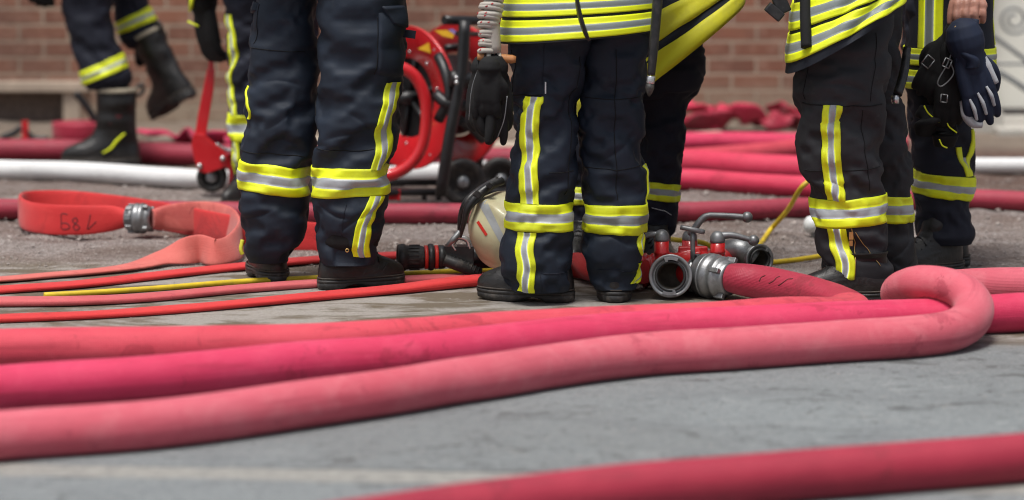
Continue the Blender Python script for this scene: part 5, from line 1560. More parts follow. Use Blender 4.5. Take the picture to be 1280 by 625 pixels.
# ---- person A: pair of navy trousers left of centre, seen from behind
def person_a():
    Y = 8.46
    lf, rf = G(340, 353), G(438, 362)
    root = empty('person', ((lf[0] + rf[0]) / 2, Y, 0), 'firefighter seen from behind left of centre, standing on the flat red hose', 'person', GP)
    TL = Tube([(-70, 322, 398), (-30, 324, 398), (0, 321, 396), (30, 315, 396), (60, 312, 398), (100, 311, 400), (140, 306, 401), (170, 304, 398), (200, 300, 391), (245, 299, 386), (280, 302, 384), (300, 304, 378), (314, 306, 368), (325, 309, 362)], 8.56, depth=1.0, ev=EV_LEG, seed=21)
    TR = Tube([(-70, 392, 506), (-30, 394, 508), (0, 396, 508), (40, 397, 508), (80, 399, 505), (110, 398, 502), (140, 396, 500), (170, 394, 497), (200, 392, 490), (245, 391, 485), (280, 394, 480), (310, 397, 472), (328, 400, 470)], 8.44, depth=.95, ev=EV_LEG, seed=24)
    tr = trousers(root, [TL, TR], M['navy'])
    band_on(TL, tr, ((302, 196.5), (389, 207)), ((300, 233), (386, 242)))
    band_on(TR, tr, ((394, 206), (486, 204.5)), ((394, 243.5), (484, 239)))
    stripe_on(TR, tr, [(102, 496), (130, 489), (155, 484), (180, 482), (206, 476)], .056)
    stripe_on(TR, tr, [(240, 474), (262, 465), (285, 456), (304, 452), (317, 454)], .052)
    stripe_on(TL, tr, [(110, 312), (125, 315), (138, 317), (148, 313)], .011, split=((0, 1, 0),))
    # pockets with flaps: raised cloth on the outer right leg
    def panel(T, quad, name, off=.006, mat='navy'):
        n = 14; g = []
        for a in np.linspace(0, 1, n):
            row = []
            for b in np.linspace(0, 1, n):
                px = (1 - a) * ((1 - b) * quad[0][0] + b * quad[1][0]) + a * ((1 - b) * quad[3][0] + b * quad[2][0])
                py = (1 - a) * ((1 - b) * quad[0][1] + b * quad[1][1]) + a * ((1 - b) * quad[3][1] + b * quad[2][1])
                z = T.zpx(py); e = min(a, b, 1 - a, 1 - b) > .01
                row.append(T.at(np.array([T.u_at(px, z)]), np.array([z]), off if e else -.001)[0])
            g.append(row)
        mb = MB(); mb.grid(np.array(g), False); return mb.build(name, M[mat], tr)
    panel(TR, ((478, 14), (507, 14), (505, 98), (474, 92)), 'cargo_pocket', .007)
    panel(TR, ((481, 6), (508, 6), (508, 36), (493, 30)), 'pocket_flap', .013)
    panel(TL, ((313, 4), (328, 4), (326, 14), (314, 24)), 'pocket_flap', .011)
    stitch_line(tr, seam_on(TR, [(20, 477), (60, 476), (96, 472)]), M['black_knit'], .0014)
    stitch_line(tr, seam_on(TR, [(250, 436), (280, 430), (300, 427)]), M['navy_dark'], .0012)
    for ln in ([(60, 318), (62, 350), (64, 392)], [(6, 330), (30, 327), (58, 322)], [(185, 304), (187, 345), (190, 388)], [(182, 398), (184, 440), (182, 474)], [(60, 400), (100, 399), (150, 398)]):
        T_ = TL if ln[0][1] < 395 else TR
        stitch_line(tr, seam_on(T_, ln), M['black_knit'], .0013)
    mb = MB(); q = V(504, 42, 8.42); mb.box(q + np.array([.010, 0, 0]), (.055, .006, .024), np.array(Matrix.Rotation(R(8), 3, 'Y'))); mb.build('strap_tab', M['navy_dark'], tr)
    mb = MB(); p = V(434, 313, 8.30); mb.lathe(p, (0, -1, 0), [(.0, .006), (.004, .006), (.005, .0035), (.0, .0035)], 16, cap=False); mb.build('eyelet', M['tan_metal'], tr)
    mb = MB(); mb.tube([V(303, 300, 8.45), V(301, 312, 8.44), V(303, 318, 8.44)], .006, 10); mb.build('zip_pull', M['mustard'], tr)
    boot(root, 0, (-.35, .94, 0), origin=(V(341, 352, 8.66)[0], 8.63, 0.0), size=1.02, shaft=.15, seed=1)
    boot(root, 0, (.93, .36, 0), origin=(V(431, 362, 8.43)[0], 8.445, 0), size=.98, shaft=.13, seed=2)
    jx = V(410, 0, 8.5)[0]
    sc = np.array([jx, 8.5, 1.46])
    J, jo = jacket(root, 412, 118, -45, 8.5, M['jacket'], depth=.62, seed=5, sc=sc)
    mb = MB(); J.hband(mb, lambda u: J.zrow[0] + .10, lambda u: J.zrow[0] + .015); mb.build('reflective_band', [M['yellow'], M['silver']], jo)
    body, sl, s, f = full_body(root, (0.15, 1), [lf, rf], [TL, TR], .92, sc, [(sc + np.array([-.28, .05, -.28]), sc + np.array([-.16, .30, -.30])), (sc + np.array([.28, .05, -.28]), sc + np.array([.14, .32, -.28]))])
    for p in sl: sleeve(jo, p, M['jacket'])
person_a()

# ---- person B: centre, seen from behind with the yellow jacket hem
def person_b():
    Y = 8.16
    lf, rf = G(668, 376), G(770, 379)
    root = empty('person', ((lf[0] + rf[0]) / 2, Y, 0), 'firefighter in the centre seen from behind, black gloves and cord at the hip', 'person', GP)
    TL = Tube([(-70, 636, 742), (0, 634, 742), (30, 632, 742), (60, 634, 738), (100, 637, 730), (135, 640, 723), (170, 642, 722), (210, 636, 722), (250, 632, 717), (290, 630, 716), (315, 625, 715), (340, 627, 714), (361, 638, 713)], 8.15, depth=.9, ev=EV_LEG, seed=33)
    TR = Tube([(-70, 722, 812), (0, 722, 814), (30, 722, 813), (60, 724, 812), (100, 724, 808), (140, 722, 806), (180, 724, 806), (220, 727, 808), (250, 728, 809), (290, 729, 807), (315, 726, 803), (340, 735, 800), (359, 741, 797)], 8.20, depth=1.0, ev=EV_LEG, seed=37)
    tr = trousers(root, [TL, TR], M['navy'])
    band_on(TL, tr, ((632, 249), (716, 251)), ((632, 285), (716, 287)))
    band_on(TR, tr, ((728, 252), (810, 252)), ((728, 288), (809, 292)), mats=('yellow', 'silver_dark'))
    stripe_on(TL, tr, [(121, 667), (140, 663), (165, 661), (200, 660), (230, 661), (250, 662)], .056)
    stripe_on(TL, tr, [(286, 658), (308, 656), (328, 659), (345, 657), (360, 656)], .054)
    stripe_on(TR, tr, [(205, 807), (240, 808), (253, 808)], .03, split=((0, .45, 0), (.45, .55, 1), (.55, 1, 0)))
    stripe_on(TR, tr, [(290, 804), (305, 800), (318, 802)], .035, split=((0, .45, 0), (.45, .6, 1), (.6, 1, 0)))
    stripe_on(TR, tr, [(326, 800), (340, 800), (352, 794)], .035, split=((0, .45, 0), (.45, .6, 1), (.6, 1, 0)))
    stitch_line(tr, seam_on(TL, [(48, 680), (80, 678), (108, 677)]), M['navy_dark'], .0012)
    stitch_line(tr, seam_on(TL, [(119, 640), (119, 660), (118, 680)]), M['black_knit'], .0016)
    stitch_line(tr, seam_on(TL, [(337, 676), (337, 695), (337, 712)]), M['navy_dark'], .0011)
    stitch_line(tr, seam_on(TL, [(338, 676), (350, 677), (361, 677)]), M['navy_dark'], .0011)
    stitch_line(tr, seam_on(TR, [(334, 745), (334, 770), (334, 792)]), M['navy_dark'], .0011)
    for T_, ln in ((TL, [(70, 726), (120, 716), (180, 712), (246, 708)]), (TR, [(60, 768), (120, 766), (190, 768), (250, 770)]), (TR, [(122, 728), (124, 764), (120, 802)]), (TR, [(205, 730), (207, 768), (203, 802)]), (TL, [(210, 686), (211, 700), (209, 718)]), (TL, [(62, 640), (90, 642), (118, 642)])):
        stitch_line(tr, seam_on(T_, ln), M['black_knit'], .0012)
    mb = MB(); z = TL.zpx(110); q = TL.at(np.array([TL.u_at(681, z)]), np.array([z]), .004)[0]; mb.box(q, (.004, .004, .034)); mb.build('white_tag', M['white_plastic'], tr)
    boot(root, 0, (-.95, .25, 0), origin=(V(680, 376, 8.18)[0], 8.19, 0), size=1.05, shaft=.15, seed=3)
    boot(root, 0, (.06, 1, 0), origin=(V(770, 379, 8.22)[0], 8.23, 0), size=1.06, shaft=.15, seed=4)
    sc = np.array([V(724, 0, 8.2)[0], 8.22, 1.46])
    J, jo = jacket(root, 724, 97, 45, 8.17, M['jacket'], depth=.92, seed=8, sc=sc, tilt=(.085, .35), dv=.022)
    z0 = J.zrow[0]; k = 1 / (F_PX / 8.1)
    for a, b in ((3, 27), (31, 54), (62, 86)):
        mb = MB(); J.hband(mb, lambda u: z0 + b * k, lambda u: z0 + a * k, .0045, split=((0, .3, 0), (.3, .66, 1), (.66, 1, 0))); mb.build('reflective_band', [M['yellow'], M['silver_dark']], jo)
    mb = MB(); J.hband(mb, lambda u: z0 + 2 * k, lambda u: z0 - 1.5 * k, .004, split=((0, 1, 0),)); mb.build('hem_edge', M['black_knit'], jo)
    body, sl, s, f = full_body(root, (0, 1), [lf, rf], [TL, TR], .90, sc, [(sc + np.array([-.28, .05, -.28]), sc + np.array([-.16, .30, -.26])), (sc + np.array([.28, .05, -.28]), sc + np.array([.14, .32, -.26]))])
    for p in sl: sleeve(jo, p, M['jacket'])
person_b()

# ---- person C: behind B, leaning, broad yellow jacket bands with their shade put into the colour
def person_c():
    Y = 8.85
    root = empty('person', (V(790, 0, Y)[0], Y, 0), 'firefighter mostly hidden behind the central one, broad shaded yellow bands on the jacket', 'person', GP)
    TR = Tube([(-70, 775, 885), (0, 775, 884), (40, 776, 882), (80, 780, 881), (105, 785, 877), (122, 790, 868), (132, 796, 861), (160, 798, 858), (190, 798, 855), (225, 800, 851), (255, 800, 849), (285, 796, 845), (312, 796, 838), (330, 798, 836)], Y, depth=.95, ev=EV_LEG, seed=41)
    TL = Tube([(-70, 690, 780), (0, 690, 780), (60, 694, 776), (120, 698, 770), (180, 700, 764), (225, 704, 760), (255, 704, 758), (290, 706, 756), (325, 708, 752)], Y + .12, depth=.95, ev=EV_LEG, seed=43)
    tr = trousers(root, [TL, TR], M['navy_dark'])
    band_on(TR, tr, ((800, 223), (851, 229)), ((800, 247), (851, 252)))
    band_on(TL, tr, ((704, 232), (760, 232)), ((704, 255), (760, 255)))
    stitch_line(tr, seam_on(TR, [(258, 812), (262, 828), (268, 838)]), M['white_plastic'], .0010)
    boot(root, 0, (.2, -1, 0), origin=(V(816, 335, Y)[0], Y, 0), shaft=.15, seed=5); boot(root, 0, (-.2, -1, 0), origin=(V(730, 335, Y)[0], Y + .12, 0), shaft=.15, seed=6)
    sc = np.array([V(815, 0, Y)[0], 8.86, 1.40])
    J, jo = jacket(root, 826, 101, 86, 8.72, M['jacket'], depth=.85, seed=12, sc=sc, tilt=(.80, .8), dv=.022)
    z0 = J.zrow[0]; k = 1 / (F_PX / 8.7)
    for a, b in ((0, 32), (44, 78)):
        mb = MB(); J.hband(mb, lambda u: z0 + b * k, lambda u: z0 + a * k, .0045, split=((0, 1, 0),)); mb.build('yellow_band', [M['mustard'], M['silver_dark']], jo)
    body, sl, s, f = full_body(root, (.3, -1), [(V(730, 0, Y)[0], Y + .12, 0), (V(816, 0, Y)[0], Y, 0)], [TL, TR], .90, sc, [(sc + np.array([.28, -.02, -.25]), sc + np.array([.20, -.2, -.20])), (sc + np.array([-.28, .0, -.28]), sc + np.array([-.14, -.22, -.20]))])
    for p in sl: sleeve(jo, p, M['jacket'])
person_c()

# ---- person D: charcoal trousers right of the manifold
def person_d():
    Y = 8.22
    root = empty('person', (V(1070, 0, Y)[0], Y, 0), 'firefighter in charcoal trousers facing left, with a slanting yellow banded jacket hem', 'person', GP)
    TF = Tube([(-70, 1000, 1120), (0, 1000, 1118), (40, 999, 1114), (80, 995, 1112), (115, 993, 1110), (150, 994, 1105), (180, 996, 1103), (210, 1001, 1103), (245, 1012, 1106), (282, 1017, 1108), (310, 1021, 1110), (335, 1027, 1116), (352, 1032, 1112), (368, 1034, 1106)], Y, depth=.95, ev=EV_LEG, seed=52)
    TB = Tube([(-70, 1050, 1128), (0, 1050, 1128), (60, 1060, 1126), (110, 1066, 1128), (150, 1070, 1132), (200, 1075, 1140), (245, 1078, 1141), (280, 1078, 1141), (310, 1080, 1142), (335, 1084, 1139), (350, 1086, 1136)], Y + .26, depth=1.1, ev=EV_LEG, seed=55)
    tr = trousers(root, [TF, TB], M['char'])
    band_on(TF, tr, ((1011, 246), (1106, 240)), ((1013, 282), (1107, 276)))
    band_on(TB, tr, ((1078, 240), (1141, 243)), ((1078, 275), (1141, 277)))
    stripe_on(TF, tr, [(130, 1032), (160, 1031), (190, 1033), (220, 1036), (244, 1037)], .056)
    stripe_on(TF, tr, [(280, 1041), (300, 1044), (320, 1052), (335, 1052), (350, 1048)], .056)
    stitch_line(tr, seam_on(TF, [(129, 994), (130, 1050), (128, 1098)]), M['black_knit'], .0018)
    stitch_line(tr, seam_on(TF, [(40, 1085), (80, 1083), (128, 1078)]), M['black_knit'], .0012)
    for ln in ([(206, 1003), (208, 1050), (205, 1098)], [(70, 1004), (100, 1000), (127, 998)], [(134, 1022), (180, 1020), (238, 1026)], [(134, 1070), (180, 1074), (238, 1082)]):
        stitch_line(tr, seam_on(TF, ln), M['black_knit'], .0014)
    z_ = stitch_line(tr, seam_on(TF, [(280, 1059), (300, 1064), (322, 1065), (345, 1062)], .003), M['tan_metal'], .0016, 'zip')
    stitch_line(tr, seam_on(TF, [(285, 1064), (300, 1074), (315, 1086), (330, 1096)], .003), M['tan_metal'], .0013, 'zip')
    mb = MB(); z = TF.zpx(288); q = TF.at(np.array([TF.u_at(1059, z)]), np.array([z]), .007)[0]; mb.box(q, (.012, .004, .022)); mb.box(q - np.array([0, 0, .022]), (.010, .004, .016)); b = mb.build('zip_pull', M['tan_metal'], z_)
    mb = MB(); q = V(1119, 124, 8.3); mb.tube([q + np.array([0, 0, .012]), q - np.array([0, 0, .012])], .012, 16, sub=1); mb.build('pocket_torch', M['chrome'], tr)
    mb = MB(); mb.tube([V(1134, 60, 8.38), V(1130, 90, 8.34), V(1122, 118, 8.3)], [.012, .014, .014], 14); mb.build('torch_handle', M['black_plastic'], tr)
    boot(root, 0, (-.97, -.05, 0), origin=(V(1078, 360, 8.14)[0], 8.17, 0), shaft=.15, seed=7)
    boot(root, 0, (-.9, .2, 0), origin=(V(1112, 352, 8.5)[0], Y + .27, 0), shaft=.15, seed=8)
    sc = np.array([V(1085, 0, Y)[0], 8.3, 1.46])
    J, jo = jacket(root, 1056, 73, 46, 8.20, M['jacket'], depth=1.25, seed=15, sc=sc, tilt=(.62, .55), shoulder=.17, dv=.022)
    z0 = J.zrow[0]; k = 1 / (F_PX / 8.0)
    for a, b in ((10, 37), (41, 68)):
        mb = MB(); J.hband(mb, lambda u: z0 + b * k, lambda u: z0 + a * k, .0045, split=((0, .30, 0), (.30, .68, 1), (.68, 1, 0))); mb.build('reflective_band', [M['yellow'], M['silver_dark']], jo)
    mb = MB(); q = [J.at(np.array([J.u_at(1003, z0 + dz)]), np.array([z0 + dz]), .010)[0] for dz in (.04, .10, .16, .22, .30)]
    mb.grid(hose_sweep([(p[0], p[1], p[2], .018, .006, 90) for p in q][::-1], 16, 6, 3.0), True, cap0=True, cap1=True) if False else mb.tube(q, .017, 10); mb.build('chest_strap', M['black_knit'], jo)
    mb = MB(); a0 = V(962, -18, 8.1); mb.box(V(968, 15, 8.12), (.055, .03, .03), np.array(Matrix.Rotation(R(40), 3, 'Y'))); mb.box(V(975, 2, 8.13), (.04, .035, .07), np.array(Matrix.Rotation(R(-25), 3, 'Y')))
    mb.tube([V(972, 0, 8.13), V(985, -30, 8.15), V(1000, -70, 8.18)], .012, 10)
    o = mb.build('belt_clip', M['black_plastic'], jo); bv = o.modifiers.new('b', 'BEVEL'); bv.width = .004; bv.segments = 2
    body, sl, s, f = full_body(root, (-1, .1), [(V(1078, 0, Y)[0], Y, 0), (V(1112, 0, Y)[0], Y + .27, 0)], [TF, TB], .90, sc, [(sc + np.array([.02, -.26, -.27]), sc + np.array([-.24, -.2, -.22])), (sc + np.array([.0, .27, -.27]), sc + np.array([-.26, .18, -.25]))])
    for p in sl: sleeve(jo, p, M['jacket'])
person_d()

# ---- person E: right, holding a pair of navy gloves
def person_e():
    Y = 8.80
    root = empty('person', (V(1180, 0, Y)[0], Y, 0), 'firefighter at the far right whose bare hand holds grey fingered navy gloves', 'person', GP)
    TF = Tube([(-70, 1132, 1222), (0, 1132, 1222), (60, 1132, 1220), (110, 1134, 1218), (150, 1137, 1216), (180, 1140, 1217), (210, 1140, 1219), (232, 1142, 1217), (255, 1144, 1213), (275, 1144, 1215), (292, 1146, 1218), (302, 1148, 1216)], Y, depth=1.0, ev=EV_LEG, seed=61)
    TB = Tube([(-70, 1126, 1214), (0, 1126, 1214), (60, 1128, 1212), (120, 1132, 1210), (180, 1138, 1206), (240, 1142, 1200), (290, 1150, 1200), (305, 1152, 1200)], Y + .25, depth=1.0, ev=EV_LEG, seed=63)
    tr = trousers(root, [TF, TB], M['navy_dark'])
    band_on(TF, tr, ((1140, 210), (1219, 219)), ((1140, 239), (1216, 250)), split=((0, .33, 0), (.33, .62, 1), (.62, 1, 0)))
    stripe_on(TF, tr, [(180, 1193), (195, 1196), (208, 1200), (216, 1202)], .018, split=((0, 1, 0),))
    stripe_on(TF, tr, [(160, 1209), (175, 1209), (195, 1207), (216, 1205)], .020, split=((0, 1, 0),))
    stripe_on(TF, tr, [(192, 1201), (216, 1203)], .016, split=((0, 1, 1),), off=.0035)
    b1 = boot(root, 0, (-.85, -.5, 0), origin=(V(1176, 335, 8.75)[0], 8.78, 0), shaft=.30, seed=9)
    b2 = boot(root, 0, (-.3, .95, 0), origin=(V(1200, 345, 8.8)[0], 8.98, 0), shaft=.30, seed=10)
    mb = MB(); mb.tube([V(1197, 292, 8.80), V(1201, 284, 8.80), V(1208, 276, 8.82)], .0035, 8); mb.build('yellow_piping', M['yellow'], b2)
    sc = np.array([V(1190, 0, Y)[0], 8.85, 1.46])
    J, jo = jacket(root, 1186, 57, 109, 8.80, M['jacket'], depth=1.3, seed=18, sc=sc, shoulder=.17, dv=.022)
    z0 = J.zrow[0]; k = 1 / (F_PX / 8.65)
    for a, b in ((2, 25), (31, 52)):
        mb = MB(); J.hband(mb, lambda u: z0 + b * k, lambda u: z0 + a * k, .0045, split=((0, .33, 0), (.33, .66, 1), (.66, 1, 0))); mb.build('reflective_band', [M['yellow'], M['silver_dark']], jo)
    mb = MB(); J.vband(mb, [(-60, 1149), (-20, 1150), (10, 1150), (57, 1149)], .088, .005, split=((0, .3, 0), (.3, .66, 1), (.66, 1, 0))); mb.build('reflective_stripe', [M['yellow'], M['silver_dark']], jo)
    mb = MB(); J.vband(mb, [(-60, 1240), (10, 1240.5), (56, 1241)], .012, .005, split=((0, 1, 0),)); mb.build('yellow_piping', M['yellow'], jo)
    # bare hand closed on the gloves: knuckles towards the camera
    hy = 8.58
    P = lambda x, y, d=0: V(x, y, hy + d)
    wr = P(1212, -26, .03)
    def hand(mb):
        kn = [P(1197, 6, -.02), P(1208, 4.5, -.024), P(1219, 5, -.022), P(1229, 7, -.014)]
        k2 = [P(1195, 20, -.030), P(1206.5, 18, -.034), P(1218, 17, -.031), P(1229, 16.5, -.022)]
        k3 = [P(1198, 33, -.016), P(1208.5, 30, -.020), P(1219, 28, -.018), P(1229, 25.5, -.010)]
        k4 = [P(1201, 36, .012), P(1209, 33, .010), P(1219, 30, .010), P(1228, 26, .012)]
        for i in range(4):
            base = wr + (kn[i] - wr) * .25
            chain(mb, [[*base, .018], [*(wr * .5 + kn[i] * .5 + np.array([0, .004, 0])), .0165], [*kn[i], .0145]], 12, 4)
            r = (.0128, .0132, .0126, .0112)[i]
            chain(mb, [[*kn[i], r * 1.05], [*(kn[i] * .5 + k2[i] * .5), r * .93], [*k2[i], r * .98], [*k3[i], r * .86], [*k4[i], r * .78]], 12, 4)
        chain(mb, [[*P(1201, -14, .02), .017], [*P(1193, 2, .005), .0155], [*P(1189, 16, -.006), .0130], [*P(1187.5, 28, -.010), .0105]], 12, 4)
    arms = [(sc + np.array([-.05, .27, -.27]), sc + np.array([-.26, .2, -.25])), (np.array([wr[0] + .03, 8.66, 1.16]), wr)]
    body, sl, s, f = full_body(root, (-1, -.1), [(V(1176, 0, Y)[0], Y - .02, 0), (V(1196, 0, Y)[0], Y + .2, 0)], [TF, TB], .90, sc, arms, hands=hand, voxel=.0042)
    sleeve(jo, sl[0], M['jacket']); sleeve(jo, sl[1], M['navy_dark'], band=False, r=(.085, .075, .07, .062, .060), cut=1.07)
person_e()

def held_gloves():
    y0 = 8.52
    P = lambda x, y, d=0: V(x, y, y0 + d)
    root = empty('work_gloves', P(1215, 90), 'navy knitted work glove with pale grey suede between the fingers, held in the bare hand', 'gloves')
    o = P(1212, 72); tip = P(1232, 150)
    d = tip - o
    n = np.array([.15, -1, .05])
    sz = 1.18
    g = glove(root, dict(o=o, d=d, n=n, size=sz, curl=(.22, .10, .16, .26), spread=.10, thumb=-1, fat=1.12, thumb_curl=.2), M['blue_knit'], 'glove_shell', .004, wrist_r=.048, cuff_len=.055)
    # knit cuff, squashed flat and pinched where it is held
    cf = [(*P(1213, 24, .015), .030, .012, 0), (*P(1211, 34, .01), .038, .016, 0), (*P(1210, 50, .004), .050, .022, 6), (*P(1211, 68), .056, .026, 4), (*P(1213, 84), .050, .026, 0)]
    g = hose_sweep(cf, 36, 12, 2.3, 5, .0022)
    mb = MB(); mb.grid(g, True, cap0=True, cap1=True); mb.build('knit_cuff', M['blue_knit'], root)
    for k in range(3):
        mb = MB(); mb.tube([P(1196 + k * 11, 34 + k, -.014), P(1194 + k * 13, 56, -.020), P(1196 + k * 12, 78, -.022)], [.002, .0045, .002], 8); mb.build('cuff_fold', M['blue_knit'], root)
    # grey fourchettes between fingers and the grey palm edge
    for a, b in (((1212, 124), (1221, 150)), ((1222, 116), (1233, 143)), ((1233, 108), (1243, 132))):
        mb = MB(); mb.tube([P(*a, -.020), P((a[0] + b[0]) / 2 + 1, (a[1] + b[1]) / 2 - 1, -.022), P(*b, -.012)], [.004, .0068, .005], 10); mb.build('grey_gusset', M['grey_suede'], root)
    mb = MB(); mb.tube([P(1224, 62, .0), P(1233, 82, -.004), P(1246, 104, -.006)], [.010, .016, .008], 12); mb.build('grey_gusset', M['grey_suede'], root)
    mb = MB(); mb.tube([P(1204, 126, .02), P(1208, 144, .01), P(1216, 154, .01), P(1228, 156, .01)], [.012, .016, .014, .010], 12); mb.build('grey_palm', M['grey_suede'], root)
    # second, black glove and its buckles
    r2 = empty('leather_gloves', P(1180, 90, .1), 'black gloves with small silver buckles dangling beside the navy one', 'gloves')
    glove(r2, dict(o=P(1188, 56, .06), d=P(1160, 105, .06) - P(1188, 56, .06), n=(-.4, -1, 0), size=1.0, curl=(.2, .2, .2, .2), spread=.06, thumb=1, fat=1.12), M['black_knit'], 'glove_shell', .005, wrist_r=.040, cuff_len=.05)
    glove(r2, dict(o=P(1190, 92, .05), d=P(1185, 150, .05) - P(1190, 92, .05), n=(-.1, -1, 0), size=1.0, curl=(.3, .3, .3, .3), spread=.04, thumb=1, fat=1.1), M['black_knit'], 'glove_shell', .005, wrist_r=.042, cuff_len=.07)
    for x, y, a, w in ((1160, 77, 38, 11), (1184, 79, 25, 9), (1180, 123, 5, 8)):
        c = P(x, y, -.01); Rm = np.array(Matrix.Rotation(R(a), 3, 'Y')); k = w / 407 / 2
        mb = MB(); c4 = [c + Rm @ np.array([sx * k, 0, sz_ * k * 1.2]) for sx, sz_ in ((-1, -1), (1, -1), (1, 1), (-1, 1), (-1, -1))]
        for p, q in zip(c4[:-1], c4[1:]): mb.tube([p, q], .0019, 8, sub=1)
        mb.build('buckle', M['alu'], r2)
    mb = MB(); mb.tube([P(1196, 40), P(1186, 76), P(1172, 104), P(1176, 108), P(1192, 92), P(1188, 78)], .0022, 8); mb.build('cord', M['alu_dark'], r2)
    mb = MB(); mb.tube([P(1199, 36, -.02), P(1195, 33, -.03), P(1191, 42, -.03), P(1194, 45, -.03), P(1199, 37, -.03)], .0028, 8); mb.build('snap_hook', M['tan_metal'], r2)
    # padded pouches with yellow piping lower down
    r3 = empty('padded_pouches', P(1168, 160, .16), 'black padded pouches edged with yellow piping hanging at the thigh', 'pouch')
    for (a, b, c_, w) in (((1158, 133), (1150, 168), (1172, 150), .05), ((1176, 150), (1172, 182), (1190, 165), .04)):
        mb = MB(); q0, q1 = P(a[0] + 6, a[1], .1), P(b[0] + 8, b[1], .1)
        mb.grid(hose_sweep([(*q0, w * .7, .018, 0), (*(q0 * .5 + q1 * .5 + np.array([0, -.01, 0])), w, .028, 0), (*q1, w * .8, .018, 0)], 24, 8, 3.0), True, cap0=True, cap1=True); mb.build('pouch', M['black_knit'], r3)
    for pts in (((1155, 132), (1160, 141), (1174, 153)), ((1183, 150), (1186, 158), (1196, 166)), ((1174, 174), (1178, 182), (1184, 185))):
        mb = MB(); mb.tube([P(x, y, .055) for x, y in pts], .0022, 8); mb.build('yellow_piping', M['yellow'], r3)
held_gloves()

# ---- person P: walking away at the left, blurred
def person_walk():
    Y = 12.0
    root = empty('person', (V(120, 0, Y)[0], Y, 0), 'firefighter walking left in tall black boots, one boot lifted, farthest to the left', 'person', GP)
    TR = Tube([(-90, 74, 152), (-40, 75, 145), (0, 77, 141), (20, 80, 141), (50, 88, 147), (75, 95, 156), (88, 99, 163), (100, 103, 165), (110, 108, 160)], Y, depth=1.0, ev=[(0, 1.08), (.3, 1.04)], seed=71, dv=.03)
    TL = Tube([(-90, 112, 186), (-40, 128, 186), (0, 140, 186), (10, 142, 189), (22, 143, 194), (34, 146, 198), (46, 150, 200), (56, 154, 196), (60, 158, 190)], Y + .22, depth=1.0, ev=[(0, 1.08), (.3, 1.04)], seed=73, dv=.03)
    tr = trousers(root, [TL, TR], M['navy_dark'])
    band_on(TR, tr, ((98, 88), (158, 67)), ((102, 105), (163, 84)), split=((0, .36, 0), (.36, .6, 1), (.6, 1, 0)))
    band_on(TL, tr, ((142, 28), (190, 9)), ((147, 41), (196, 26)), split=((0, .36, 0), (.36, .6, 1), (.6, 1, 0)))
    o = V(146, 207, Y); s = 1.20
    boot(root, 0, (-1, -.10, 0), origin=(o[0], Y - .02, 0), size=s, shaft=.285, trim='mark', seed=11)
    # lifted boot: shaft slopes down to the right, toe hangs
    up = np.array([-.42, .10, .84]); up /= np.linalg.norm(up); toe = np.array([-.55, .70, -.45]); toe = toe - up * np.dot(toe, up)
    top = V(183, 42, Y + .2)
    org = top - up * .285 * s
    boot(root, 0, toe, up=up, origin=org, size=s, shaft=.285, trim='plain', seed=12)
    sc = np.array([V(112, 0, Y)[0], 12.1, 1.47])
    J, jo = jacket(root, 118, 52, -42, 12.05, M['jacket'], depth=.9, seed=22, sc=sc, shoulder=.17)
    mb = MB(); J.hband(mb, lambda u: J.zrow[0] + .10, lambda u: J.zrow[0] + .015); mb.build('reflective_band', [M['yellow'], M['silver']], jo)
    hx = V(50, -34, 11.9)
    arms = [(sc + np.array([-.12, -.22, -.28]), hx + np.array([.02, 0, .06])), (sc + np.array([.12, .25, -.28]), sc + np.array([.16, .2, -.48]))]
    body, sl, s_, f = full_body(root, (-1, 0), [(o[0], Y, 0), tuple(org + up * .02)], [TR, TL], .93, sc, arms)
    for p in sl: sleeve(jo, p, M['jacket'])
    glove(root, dict(o=hx + np.array([.015, 0, .035]), d=(-.10, 0, -1), n=(0, -1, 0), size=1.15, curl=(.6, .6, .6, .6), thumb=-1, fat=1.2), M['black_knit'], 'glove', .006)
person_walk()

